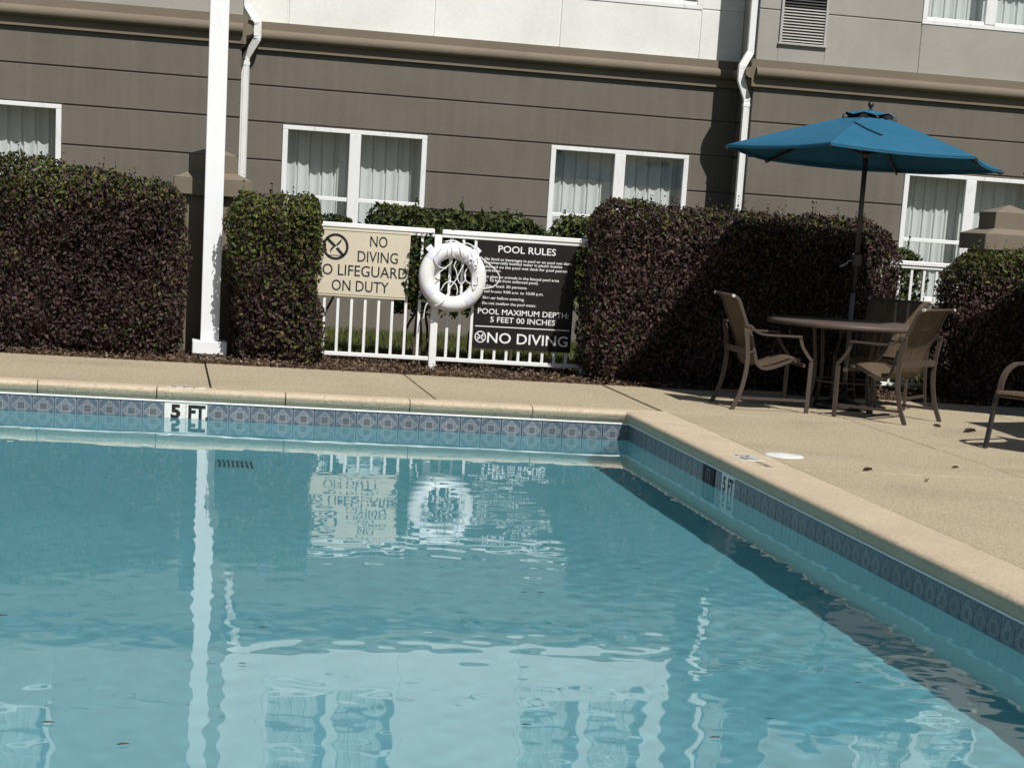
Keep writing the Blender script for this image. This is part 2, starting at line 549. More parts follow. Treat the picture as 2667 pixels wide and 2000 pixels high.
S1Y, S2Y = 3.4265, 3.4265
t1 = MB(); f1 = lambda a, b: (a, S1Y - 0.0012, b)
put_text(t1, 'NO', -1.703, -1.549, 1.026, 0.099, f1, 0.006)
put_text(t1, 'DIVING', -1.808, -1.450, 0.891, 0.099, f1, 0.006)
put_text(t1, 'NO LIFEGUARD', -2.205, -1.361, 0.763, 0.099, f1, 0.006)
put_text(t1, 'ON DUTY', -2.027, -1.521, 0.630, 0.099, f1, 0.006)
s1sym = MB(); cx, cz = -2.006, 1.008
ring2d(s1sym, cx, cz, 0.092, 0.115, f1)
bar2d(s1sym, (cx - 0.075, cz + 0.065), (cx - 0.008, cz + 0.006), 0.026, f1)
bar2d(s1sym, (cx + 0.010, cz - 0.010), (cx + 0.07, cz - 0.072), 0.026, f1)
s1sym.add([f1(cx + a, cz + b) for a, b in ((0.055, 0.075), (0.048, 0.045), (0.028, 0.018), (0.012, 0.010), (-0.004, 0.000), (-0.020, -0.018), (-0.032, -0.030), (-0.042, -0.060), (-0.047, -0.030), (-0.038, -0.012), (-0.018, 0.002), (0.006, 0.018), (0.020, 0.036))], [tuple(range(13))])
for k in range(4):
    a = cx - 0.055 + k * 0.026
    bar2d(s1sym, (a, cz - 0.072), (a + 0.013, cz - 0.080), 0.006, f1)
    bar2d(s1sym, (a + 0.013, cz - 0.080), (a + 0.026, cz - 0.072), 0.006, f1)

t2 = MB(); f2_ = lambda a, b: (a, S2Y - 0.0012, b)
for s_, a0, a1, b0, cap in (
        ('POOL RULES', -0.553, -0.029, 1.053, 0.062),
        ('No food or beverages in pool or on pool wet deck.', -0.672, 0.128, 0.977, 0.026),
        ('Commercially bottled water in plastic bottles', -0.676, 0.037, 0.946, 0.025),
        ('allowed on the pool wet deck for pool patron', -0.676, 0.085, 0.910, 0.025),
        ('hydration.', -0.672, -0.517, 0.878, 0.024),
        ('No glass or animals in the fenced pool area', -0.676, 0.016, 0.823, 0.025),
        ('(or 50 feet from unfenced pool).', -0.676, -0.170, 0.789, 0.025),
        ('Bathing load: 20 persons.', -0.690, -0.271, 0.741, 0.025),
        ('Pool hours: 9:00 a.m. to 10:00 p.m.', -0.682, -0.120, 0.693, 0.025),
        ('Shower before entering.', -0.671, -0.290, 0.636, 0.025),
        ('Do not swallow the pool water.', -0.672, -0.178, 0.588, 0.025),
        ('POOL MAXIMUM DEPTH:', -0.707, 0.125, 0.503, 0.050),
        ('5 FEET 00 INCHES', -0.590, 0.006, 0.433, 0.050),
        ('NO DIVING', -0.608, 0.131, 0.249, 0.096)):
    put_text(t2, s_, a0, a1, b0, cap, f2_, 0.008)
bar2d(t2, (-0.724, 0.391), (0.140, 0.395), 0.008, f2_)
s2sym = MB()
ring2d(s2sym, -0.672, 0.296, 0.043, 0.052, f2_)
bar2d(s2sym, (-0.704, 0.328), (-0.640, 0.264), 0.010, f2_)
bar2d(s2sym, (-0.698, 0.268), (-0.644, 0.324), 0.009, f2_)
bar2d(s2sym, (-0.706, 0.290), (-0.684, 0.290), 0.006, f2_)
bar2d(s2sym, (-0.660, 0.302), (-0.638, 0.302), 0.006, f2_)

TP = 0.155                     # tile pitch
BEAD = -0.1015
t5a, t5b = MB(), MB()
fy = lambda a, b: (a, -0.0092, b)
put_text(t5a, '5', -3.416, -3.346, -0.212, 0.095, fy, 0.05)
put_text(t5b, 'FT', -3.290, -3.166, -0.212, 0.095, fy, 0.05)
ring2d(t5b, -3.160, -0.208, 0.0, 0.008, fy, 10)
t5c = MB()
fx = lambda a, b: (-0.0092, -a, b)
put_text(t5c, '5', 2.845, 2.905, -0.210, 0.092, fx, 0.035)
put_text(t5c, 'FT', 2.970, 3.090, -0.210, 0.092, fx, 0.035)
tcop_far = MB()
fz = lambda a, b: (a, b, 0.0052)
put_text(tcop_far, '5 FT.', -3.42, -3.20, 0.012, 0.075, fz)
tcop_far2 = MB()
put_text(tcop_far2, 'NO DIVING', -3.10, -2.90, 0.020, 0.05, fz)
tcop_r = MB()
frz = lambda a, b: (0.20 - b, -a, 0.0052)
put_text(tcop_r, '5 FT', 2.74, 3.00, 0.03, 0.10, frz)
tcop_r2 = MB()
put_text(tcop_r2, 'NO DIVING', 3.07, 3.36, 0.04, 0.05, frz)

# ------------------------------------------------------------------ leaves
def leaf_mesh(name, pts, nrm, size, cols, mat, parent=None, jit=0.9, aspect=0.55, droop=0.25):
    """one small folded leaf per point (two quads)"""
    n = len(pts)
    r = RNG.normal(size=(n, 3)) * jit
    N = nrm + r; N /= np.linalg.norm(N, axis=1, keepdims=True) + 1e-9
    T = RNG.normal(size=(n, 3)); T[:, 2] -= droop
    T -= N * (T * N).sum(1, keepdims=True); T /= np.linalg.norm(T, axis=1, keepdims=True) + 1e-9
    B = np.cross(N, T)
    L = (size * RNG.uniform(0.65, 1.3, n))[:, None]
    Wd = L * aspect * 0.5
    fold = L * 0.10
    v = np.stack([pts - T * L * 0.5, pts - T * L * 0.12 + B * Wd * 0.95 + N * fold, pts + T * L * 0.22 + B * Wd * 0.8 + N * fold,
                  pts + T * L * 0.55, pts + T * L * 0.22 - B * Wd * 0.8 + N * fold, pts - T * L * 0.12 - B * Wd * 0.95 + N * fold], 1).reshape(-1, 3)
    base = (np.arange(n) * 6)[:, None]
    loops = np.concatenate([base + np.array([[0, 1, 2, 3]]), base + np.array([[0, 3, 4, 5]])], 1).reshape(-1)
    me = bpy.data.meshes.new(name)
    me.vertices.add(n * 6); me.vertices.foreach_set('co', v.astype(np.float32).ravel())
    me.loops.add(n * 8); me.loops.foreach_set('vertex_index', loops.astype(np.int32))
    me.polygons.add(n * 2)
    me.polygons.foreach_set('loop_start', (np.arange(n * 2) * 4).astype(np.int32))
    me.update(calc_edges=True)
    at = me.attributes.new('leafcol', 'FLOAT_COLOR', 'POINT')
    c4 = np.concatenate([np.clip(cols, 0, 1), np.ones((n, 1))], 1)
    at.data.foreach_set('color', np.repeat(c4, 6, 0).astype(np.float32).ravel())
    me.materials.append(mat)
    return link(name, me, None, parent)

def lump(p, seed, amp):
    r = np.random.default_rng(seed)
    out = np.zeros(len(p))
    for k in range(7):
        w = r.normal(size=3) * (3.0 + 2.2 * k); out += np.sin(p @ w + r.uniform(0, 6.28)) / (1 + 0.5 * k)
    return out * amp / 2.2

def hedge_points(lobes, dens, seed, amp=0.035, expo=5.0, depth=0.075):
    P_, N_ = [], []
    for (x0, x1, y0, y1, z0, z1) in lobes:
        c = np.array([(x0 + x1) / 2, (y0 + y1) / 2, (z0 + z1) / 2]); h = np.array([(x1 - x0) / 2, (y1 - y0) / 2, (z1 - z0) / 2])
        areas = [h[1] * h[2], h[1] * h[2], h[0] * h[2], h[0] * h[2] * 0.35, h[0] * h[1]]      # -x, +x, front, back, top
        tot = int(dens * 4 * sum(areas))
        q = RNG.choice(5, tot, p=np.array(areas) / sum(areas))
        u = RNG.uniform(-1, 1, (tot, 3))
        u[q == 0, 0] = -1; u[q == 1, 0] = 1; u[q == 2, 1] = -1; u[q == 3, 1] = 1; u[q == 4, 2] = 1
        nn = (np.abs(u) ** expo).sum(1) ** (1 / expo)
        s = u / nn[:, None]
        g = np.sign(s) * np.abs(s) ** (expo - 1) / h; g /= np.linalg.norm(g, axis=1, keepdims=True)
        p = c + s * h
        d = RNG.exponential(depth, tot)
        d = np.minimum(d, 0.3)
        p = p + g * (lump(p, seed, amp) + lump(p * 3.0, seed + 2, amp * 0.42) - d)[:, None]
        P_.append(p); N_.append(g)
    P_, N_ = np.concatenate(P_), np.concatenate(N_)
    keep = P_[:, 2] > 0.015
    return P_[keep], N_[keep]

def core(lobes, shrink=0.13, n=10, expo=5.0):
    mb = MB()
    for (x0, x1, y0, y1, z0, z1) in lobes:
        c = ((x0 + x1) / 2, (y0 + y1) / 2, (z0 + z1) / 2); h = [max((x1 - x0) / 2 - shrink, .05), max((y1 - y0) / 2 - shrink, .05), max((z1 - z0) / 2 - shrink, .05)]
        V, Fs, rows = [], [], 9
        for i in range(rows):
            ph = -math.pi / 2 + math.pi * i / (rows - 1)
            for k in range(n * 2):
                th = math.pi * k / n
                d = (math.cos(ph) * math.cos(th), math.cos(ph) * math.sin(th), math.sin(ph))
                nn = sum(abs(a) ** expo for a in d) ** (1 / expo)
                V.append(tuple(c[a] + h[a] * d[a] / nn for a in range(3)))
        m = n * 2
        for i in range(rows - 1):
            for k in range(m):
                Fs.append((i * m + k, i * m + (k + 1) % m, (i + 1) * m + (k + 1) % m, (i + 1) * m + k))
        mb.add(V, Fs, True)
    return mb

PURPLE = np.array([[0.050, 0.028, 0.028], [0.060, 0.033, 0.030], [0.038, 0.021, 0.025], [0.074, 0.042, 0.032], [0.032, 0.029, 0.019]])
GREEN = np.array([[0.060, 0.078, 0.018], [0.080, 0.090, 0.020], [0.042, 0.062, 0.018], [0.095, 0.085, 0.022]])
DARKGREEN = np.array([[0.030, 0.045, 0.014], [0.045, 0.060, 0.018], [0.065, 0.070, 0.020], [0.022, 0.036, 0.012]])
def leaf_cols(p, gfrac, seed, pal=PURPLE):
    n = len(p)
    a = pal[RNG.integers(0, len(pal), n)]; g = GREEN[RNG.integers(0, len(GREEN), n)]
    k = np.clip(gfrac(p) + lump(p * 0.6, seed + 5, 0.20), 0, 1)
    tone = 1.0 + np.clip(lump(p * 0.8, seed + 9, 0.30) + lump(p * 2.6, seed + 12, 0.28), -0.5, 0.6)[:, None]
    pick = RNG.uniform(size=n) < k
    c = np.where(pick[:, None], g, a)
    return c * RNG.uniform(0.6, 1.35, (n, 1)) * tone * 1.05

def stems(root, pts, seed):
    r = random.Random(seed)
    for (x, y, z1, lean) in pts:
        path = smooth_path([(x, y, -0.06), (x + r.uniform(-.02, .02), y, z1 * 0.4), (x + lean * .6, y + .03, z1 * .75), (x + lean, y + .05, z1)], 3)
        MB().tube(path, [0.016 - 0.009 * i / (len(path) - 1) for i in range(len(path))], 6).build('stem', M['bark'], root)

def hedge(name, label, cat, lobes, dens, size, gfrac, seed, stem_pts, pal=PURPLE, group=None, amp=0.066, depth=0.085, shrink=0.17):
    x = (lobes[0][0] + lobes[0][1]) / 2; y = (lobes[0][2] + lobes[0][3]) / 2
    root = empty(name, (x, y, 0))
    tag(root, label, cat, group)
    p, n = hedge_points(lobes, dens, seed, amp, depth=depth)
    off = np.array([x, y, 0.0])
    cols = leaf_cols(p, gfrac, seed, pal)
    leaf_mesh('foliage', p - off, n, size, cols, M['leaf'], root)['kind'] = 'stuff'
    # loose shoots standing up from the clipped top
    tops = p[(n[:, 2] > 0.75)]
    if len(tops):
        k = min(len(tops), max(6, int(len(tops) * 0.010)))
        base = tops[RNG.choice(len(tops), k)]
        L = RNG.uniform(0.03, 0.15, k)
        sp, sn = [], []
        for b_, l_ in zip(base, L):
            lean = RNG.normal(size=2) * 0.25
            for q in np.linspace(0.2, 1, 5):
                sp.append(b_ + np.array([lean[0] * l_ * q, lean[1] * l_ * q, l_ * q])); sn.append([0, 0, 1])
        sp = np.array(sp)
        leaf_mesh('shoots', sp - off, np.array(sn, float), size * 0.85, leaf_cols(sp, lambda q: gfrac(q) * 0.9, seed + 3, pal), M['leaf'], root, jit=1.6)['kind'] = 'stuff'
    mb = core(lobes, shrink)
    mb.v = [(a - x, b - y, c) for a, b, c in mb.v]
    mb.build('light_block_core', M['block_core'], root)  # solid dark core added inside the leaves to block light, for a twig mass
    stems(root, [(a - x, b - y, c, d) for a, b, c, d in stem_pts], seed)
    return root

# ================================================================== SETTING
ZW = -0.2157
PX0, PY0 = -7.0, -11.6                    # pool runs X -7..0, Y -11.6..0
g = MB()
# ground sheet with a hole for the pool and deck
OX0, OX1, OY0, OY1 = -14.0, 9.0, -20.0, 2.45
g.add([(-400, -400, -.03), (400, -400, -.03), (400, 400, -.03), (-400, 400, -.03), (OX0, OY0, -.03), (OX1, OY0, -.03), (OX1, OY1, -.03), (OX0, OY1, -.03)],
      [(0, 1, 5, 4), (1, 2, 6, 5), (2, 3, 7, 6), (3, 0, 4, 7)])
tag(g.build('ground', M['lawn']), kind='structure')

# ---- deck: a dark bed with separate slabs; the joints between them stay open
bed = MB()
for (a0, a1, b0, b1) in ((OX0, PX0 - .2, OY0, OY1), (.2, OX1, OY0, OY1), (PX0 - .2, .2, .08, OY1), (PX0 - .2, .2, OY0, PY0 - .2)):
    bed.add([(a0, b0, -.025), (a1, b0, -.025), (a1, b1, -.025), (a0, b1, -.025)], [(0, 1, 2, 3)])
deck = tag(bed.build('pool_deck', M['joint']), kind='structure')
COPF, COPR = 0.155, 0.312                 # back edge of the far and the right coping
JX = [-14.0, -11.48, -9.81, -8.14, -6.47, -4.80, -3.13, -1.46, 0.285, 1.815, 3.49, 5.16, 6.83, 9.0]
JY = [-20.0, -16.75, -15.08, -13.40, -11.73, -10.06, -8.39, -6.72, -5.05, -3.36, -1.70, 0.0]
def slab(x0, x1, y0, y1, jx=0.006, jy=0.003):
    if x1 - x0 < .02 or y1 - y0 < .02: return
    MB().box(x0 + jx, x1 - jx, y0 + jy, y1 - jy, -.09, 0.0 + random.uniform(-.0012, .0012), .004).build('deck_slab', M['deck'], deck)
for i in range(len(JX) - 1):
    x0, x1 = JX[i], JX[i + 1]
    if x1 <= 0.30:                        # strip behind the far coping, one faint cross joint
        slab(x0, min(x1, 0.27), COPF, 1.46, 0.007, 0.002)
        slab(x0, min(x1, 0.27), 1.46, 2.45, 0.007, 0.002)
    else:
        slab(x0 if i != 8 else 0.285, x1, COPF if x0 < .3 else 0.0, 1.46, 0.006, 0.002)
        slab(x0 if i != 8 else 0.285, x1, 1.46, 2.45, 0.006, 0.002)
for i in range(len(JX) - 1):
    for j in range(len(JY) - 1):
        x0, x1, y0, y1 = JX[i], JX[i + 1], JY[j], JY[j + 1]
        if x0 >= 0.28:
            slab(COPR if x0 < .3 else x0, x1, y0, y1 if not (x0 < .3 and j == len(JY) - 2) else COPF - .004, 0.005, 0.0022)
        elif x1 < PX0 - .3:
            slab(x0, x1, y0, y1)
        elif y1 < PY0 - .3:
            slab(x0, min(x1, COPR), y0, y1)
slab(-8.14, PX0 - .31, JY[0], 0.15)
slab(PX0 - .31, COPR, -13.40, PY0 - .31)

# ---- pool shell
ps = MB()
TB = BEAD - 0.152 - 0.006
FL = ZW - 1.36
FLY = [(0.0, FL), (-1.9, FL), (-5.0, ZW - 1.22), (-8.2, ZW - 1.03), (PY0, ZW - 1.0)]     # the floor rises towards the shallow end
for (ya_, za_), (yb_, zb_) in zip(FLY[:-1], FLY[1:]):
    ps.add([(PX0, yb_, zb_), (0, yb_, zb_), (0, ya_, za_), (PX0, ya_, za_)], [(0, 1, 2, 3)])
    ps.add([(0, ya_, za_), (0, yb_, zb_), (0, yb_, TB), (0, ya_, TB)], [(0, 1, 2, 3)])
    ps.add([(PX0, yb_, zb_), (PX0, ya_, za_), (PX0, ya_, TB), (PX0, yb_, TB)], [(0, 1, 2, 3)])
ps.add([(PX0, 0, FL), (0, 0, FL), (0, 0, TB), (PX0, 0, TB)], [(0, 1, 2, 3)])
ps.add([(0, PY0, FLY[-1][1]), (PX0, PY0, FLY[-1][1]), (PX0, PY0, TB), (0, PY0, TB)], [(0, 1, 2, 3)])
pool = tag(ps.build('swimming_pool', M['plaster'], fixn=False), kind='structure')
pool.cycles.is_caustics_receiver = True
# tile backing (grout) just behind the tiles, and the outer mass of the walls
gr = MB()
gr.box(PX0 - .2, .2, 0.004, .20, TB, BEAD - .001)
gr.box(0.004, .2, PY0 - .2, 0.004, TB, BEAD - .001)
gr.box(PX0 - .2, PX0 - .004, PY0 - .2, .2, TB, BEAD - .001)
gr.box(PX0 - .2, .2, PY0 - .2, PY0 - .004, TB, BEAD - .001)
gro = gr.build('grout_band', M['grout'], pool)
gro.cycles.is_caustics_receiver = True

# ---- waterline tiles, one object each
tm = MB().box(-.0750, .0750, -.0078, .004, -.0755, .0755, .0025).mesh('tile'); tm.materials.append(M['tile'])
tm_w = MB().box(-.0765, .0765, -.0078, .004, -.0755, .0755, .002).mesh('tile'); tm_w.materials.append(M['tile_white'])
ZT = BEAD - .002 - .0755
def tile(x, y, rz, me=tm, name='tile'):
    o = link(name, me, None, pool); o.location = (x, y, ZT); o.rotation_euler = (0, 0, rz)
    return o
X0T = -0.2078
k = 0
x = X0T + TP * 1 - TP / 2
while x > -6.9:
    if abs(x - (-3.386)) < .07 or abs(x - (-3.231)) < .07:
        o = tile(x, 0, 0, tm_w, 'depth_marker_tile')
        mb = t5a if x < -3.3 else t5b
        mb.v = [(a - x, b, c - ZT) for a, b, c in mb.v]
        mb.build('lettering', M['ink'], o, fixn=False)
        tag(o, 'white tile with black 5' if x < -3.3 else 'white tile with black FT.')
    else:
        tile(x, 0, 0)
    x -= TP
rem = MB().box(-.024, .024, -.0078, .004, -.0755, .0755, .0025).mesh('tile'); rem.materials.append(M['tile'])
tile(-0.0258, 0, 0, rem)
y = -TP / 2 - 0.012
cnt = 0
while y > -11.5:
    if -2.62 < y < -2.30:
        pass
    elif -3.13 < y < -2.80:
        o = tile(0, y, -math.pi / 2, tm_w, 'depth_marker_tile')
    else:
        tile(0, y, -math.pi / 2)
    y -= TP
dk = MB().box(-.0078, .004, -2.618, -2.300, ZT - .0755, ZT + .0755, .002).build('symbol_tile', M['tile_dark'], pool)
tag(dk, 'dark navy tile with a faint round symbol')
dsym = MB(); fd = lambda a, b: (-0.0090, -a, b)
ring2d(dsym, 2.458, ZT, .048, .056, fd, 30); bar2d(dsym, (2.42, ZT + .04), (2.50, ZT - .04), .010, fd)
dsym.build('symbol', M['tile_dim'], dk, fixn=False)
fivem = t5c.build('depth_lettering', M['ink'], pool, fixn=False)
# white bead under the coping
bd = MB(); bd.box(PX0, 0.0, -.0145, .01, BEAD - .001, BEAD + .011, .003); bd.box(-.0145, .01, PY0, -.0147, BEAD - .001, BEAD + .011, .003)
bd.build('bead_strip', M['bead'], pool)

# ---- coping stones (bullnose), split at their joints
def cop_profile(back, lip=-0.046):
    pr = [(back, -0.085), (back, 0.0)]
    pr += [(lip + 0.060, 0.003), (lip + 0.034, 0.0)]
    for a in range(0, 7):
        an = math.radians(90 - a * 15)
        pr.append((lip + 0.026 - math.cos(an) * 0.026, -0.027 + math.sin(an) * 0.026))
    pr += [(lip + 0.004, -0.040), (lip + 0.014, -0.060), (-0.016, -0.082), (-0.008, BEAD + 0.0115)]
    return pr
cf = [-7.4, -6.2, -5.28, -4.356, -3.518, -2.593, -1.680, -0.758]
prf = cop_profile(COPF)
for i in range(len(cf)):
    x0, x1 = cf[i] + .004, (cf[i + 1] - .004 if i + 1 < len(cf) else None)
    if x1 is not None:
        MB().prism(prf, x0, x1, 'x').build('coping_stone', M['coping'], pool)
    else:                                    # last one: mitred at the corner
        mb = MB(); n = len(prf)
        V = [(x0, u, z) for u, z in prf] + [(u * (COPR / COPF if u > 0 else 1.0), u, z) for u, z in prf]
        mb.add(V, [(q, (q + 1) % n, n + (q + 1) % n, n + q) for q in range(n)] + [tuple(range(n))])
        mb.build('coping_stone', M['coping'], pool)
prr = cop_profile(COPR)
cr = [None, -0.96, -1.88, -2.80, -3.72, -4.64, -5.56, -6.48, -7.33, -8.25, -9.17, -10.09, -11.9]
for i in range(len(cr) - 1):
    if cr[i] is None:
        mb = MB(); n = len(prr)
        V = [(u, u * (COPF / COPR if u > 0 else 1.0), z) for u, z in prr] + [(u, cr[1] + .002, z) for u, z in prr]
        mb.add(V, [(q, (q + 1) % n, n + (q + 1) % n, n + q) for q in range(n)] + [tuple(range(n, 2 * n))])
        mb.build('coping_stone', M['coping'], pool)
    else:
        MB().prism(prr, cr[i] - .002, cr[i + 1] + .002, 'y').build('coping_stone', M['coping'], pool)
MB().prism([(-u + PX0, z) for u, z in prr], 0.15, PY0, 'y').build('coping_stone', M['coping'], pool)
MB().prism([(-u + PY0, z) for u, z in prr], PX0, 0.3, 'x').build('coping_stone', M['coping'], pool)
# worn depth markers set in the coping top
for (mb, nm, m_, bx_) in ((tcop_far, 'coping_marker', M['ink'], (-3.45, -3.17, .005, .10)), (tcop_far2, 'coping_marker', M['ink_worn'], (-3.12, -2.88, .012, .085)),
                          (tcop_r, 'coping_marker', M['ink'], (.055, .20, -3.02, -2.72)), (tcop_r2, 'coping_marker', M['ink_worn'], (.08, .20, -3.38, -3.05))):
    pl = MB().box(bx_[0], bx_[1], bx_[2], bx_[3], -.03, 0.0042, .002).build(nm, M['tile_white'] if m_ is M['ink'] else M['coping'], pool)
    mb.build('lettering', m_, pl, fixn=False)

# ---- water
nx, ny = 300, 500
xs = np.linspace(PX0, 0.0, nx); ys = np.linspace(PY0, 0.0, ny)
XX, YY = np.meshgrid(xs, ys)
H = np.zeros_like(XX)
wr = np.random.default_rng(5)
env_near = np.clip((-YY - 1.0) / 7.0, 0.0, 1.0)
env_right = np.clip((XX + 2.4) / 2.0, 0, 1) * np.clip((-YY - 3.5) / 3.0, 0, 1)
for kx in range(34):
    lam = wr.uniform(0.35, 1.6)
    th = wr.normal(math.pi / 2, 0.75)
    kk = 2 * math.pi / lam
    slope = 0.00042 * wr.uniform(0.5, 1.2)
    H += slope / kk * np.sin(kk * (XX * math.cos(th) + YY * math.sin(th)) + wr.uniform(0, 6.28)) * (0.5 + 0.6 * env_near)
for kx in range(40):
    lam = wr.uniform(0.10, 0.30)
    th = wr.uniform(0, 2 * math.pi)
    kk = 2 * math.pi / lam
    H += 0.00105 / kk * np.sin(kk * (XX * math.cos(th) + YY * math.sin(th)) + wr.uniform(0, 6.28)) * (0.40 + 1.15 * env_right + 0.60 * env_near)
for (rx, ry, amp, lam, wid) in ((-3.5, -4.7, .0016, .26, .5), (-2.3, -5.6, .0016, .30, .6), (-1.6, -4.2, .002, .22, .45)):
    r_ = np.hypot(XX - rx, YY - ry)
    H += amp * lam / 6.28 * 0.9 * np.sin(6.28 * r_ / lam) * np.exp(-(r_ / wid) ** 2)
co = np.stack([XX, YY, ZW + H], -1).reshape(-1, 3)
ii = (np.arange(ny - 1)[:, None] * nx + np.arange(nx - 1)[None, :]).reshape(-1)
quads = np.stack([ii, ii + 1, ii + nx + 1, ii + nx], 1)
wm = bpy.data.meshes.new('water')
wm.vertices.add(len(co)); wm.vertices.foreach_set('co', co.astype(np.float32).ravel())
wm.loops.add(quads.size); wm.loops.foreach_set('vertex_index', quads.astype(np.int32).ravel())
wm.polygons.add(len(quads)); wm.polygons.foreach_set('loop_start', (np.arange(len(quads)) * 4).astype(np.int32))
wm.polygons.foreach_set('use_smooth', np.ones(len(quads), dtype=bool))
wm.update(calc_edges=True)
water = tag(link('water', wm, M['water']), kind='structure')
water.cycles.is_caustics_caster = True

# ---- planting bed behind the deck
bedm = MB()
bx = np.linspace(-9, 9, 91); by = np.linspace(2.44, 4.6, 13)
V = []
for yv in by:
    for xv in bx:
        e = min(1, (yv - 2.44) / .25) * min(1, (4.6 - yv) / .3)
        V.append((xv, yv, -0.028 + e * (0.02 + 0.022 * math.sin(xv * 5.1 + yv * 3) * math.sin(yv * 7.3 - xv * 2) + 0.012 * math.sin(xv * 17 + yv * 11))))
n_ = len(bx)
bedm.add(V, [(j * n_ + i, j * n_ + i + 1, (j + 1) * n_ + i + 1, (j + 1) * n_ + i) for j in range(len(by) - 1) for i in range(n_ - 1)], True)
mulch = tag(bedm.build('planting_bed', M['mulch'], fixn=False), kind='structure')

# ---- leaf litter on the bed (uncountable)
n = 15000
lp = np.stack([RNG.uniform(-5.4, 4.6, n), 2.40 + RNG.uniform(0, 1, n) ** 1.3 * 1.6, RNG.uniform(-0.006, 0.035, n)], 1)
pal = np.array([[0.15, 0.10, 0.065], [0.10, 0.065, 0.045], [0.22, 0.16, 0.105], [0.065, 0.045, 0.034], [0.12, 0.075, 0.055]])
litter = leaf_mesh('leaf_litter', lp, np.tile([0, 0, 1.0], (n, 1)), 0.031, pal[RNG.integers(0, 5, n)] * RNG.uniform(.6, 1.2, (n, 1)), M['dry_leaf'], None, jit=0.5, droop=0)
tag(litter, 'brown dry leaves scattered over the planting bed', 'leaf litter', kind='stuff')
# ---- grass behind the fence (uncountable)
n = 26000
gp = np.stack([RNG.uniform(-4.5, 5.5, n), RNG.uniform(4.5, 8.7, n), np.full(n, 0.0)], 1)
gv = np.zeros((n, 3, 3)); an = RNG.uniform(0, 6.28, n); wv = 0.006
gv[:, 0] = gp + np.stack([np.cos(an) * wv, np.sin(an) * wv, np.full(n, -.03)], 1)
gv[:, 1] = gp - np.stack([np.cos(an) * wv, np.sin(an) * wv, np.full(n, .03)], 1)
gv[:, 2] = gp + np.stack([RNG.normal(0, .03, n), RNG.normal(0, .03, n), RNG.uniform(.02, .055, n)], 1)
gm = bpy.data.meshes.new('grass')
gm.vertices.add(n * 3); gm.vertices.foreach_set('co', gv.astype(np.float32).ravel())
gm.loops.add(n * 3); gm.loops.foreach_set('vertex_index', np.arange(n * 3, dtype=np.int32))
gm.polygons.add(n); gm.polygons.foreach_set('loop_start', (np.arange(n) * 3).astype(np.int32))
gm.update(calc_edges=True)
at = gm.attributes.new('leafcol', 'FLOAT_COLOR', 'POINT')
gc = np.array([[.070, .085, .022], [.050, .066, .018], [.100, .100, .034]])[RNG.integers(0, 3, n)] * RNG.uniform(.7, 1.3, (n, 1))
at.data.foreach_set('color', np.repeat(np.concatenate([gc, np.ones((n, 1))], 1), 3, 0).astype(np.float32).ravel())
tag(link('grass', gm, M['leaf']), 'short green grass between fence and building', 'grass', kind='stuff')

# ================================================================== BUILDING
bld = tag(empty('hotel_building', (0, 8.75, 0)), 'two-tone stucco building with white framed windows, roll cornice and downspouts', 'building')
bld_inv = Matrix.Translation((0, -8.75, 0))
def bpart(mb, name, mat, parent=None, fixn=True):
    if parent is None:
        mb.v = [(a, b - 8.75, c) for a, b, c in mb.v]
        return mb.build(name, mat, bld, fixn)
    mb.v = [(a, b - 8.75, c) for a, b, c in mb.v]
    return mb.build(name, mat, parent, fixn)

YM, YS = 8.754, 8.10                   # wall planes: recessed middle and the two wings
XL, XR = -2.725, 2.945
rows = [-0.05, 0.56, 0.97, 1.383, 1.795, 2.205, 2.592, 2.97]
G = 0.0065                              # half groove
def solid_minus(x0, x1, z0, z1, holes):
    """cells of the panel not covered by window holes"""
    out = []
    hs = [h for h in holes if h[0] < x1 and h[1] > x0 and h[2] < z1 - .001 and h[3] > z0 + .001]
    if not hs: return [(x0, x1, z0, z1)]
    cur = x0
    for h in sorted(hs):
        if h[0] > cur: out.append((cur, h[0], z0, z1))
        if h[2] > z0: out.append((max(h[0], x0), min(h[1], x1), z0, h[2]))
        if h[3] < z1: out.append((max(h[0], x0), min(h[1], x1), h[3], z1))
        cur = h[1]
    if cur < x1: out.append((cur, x1, z0, z1))
    return out

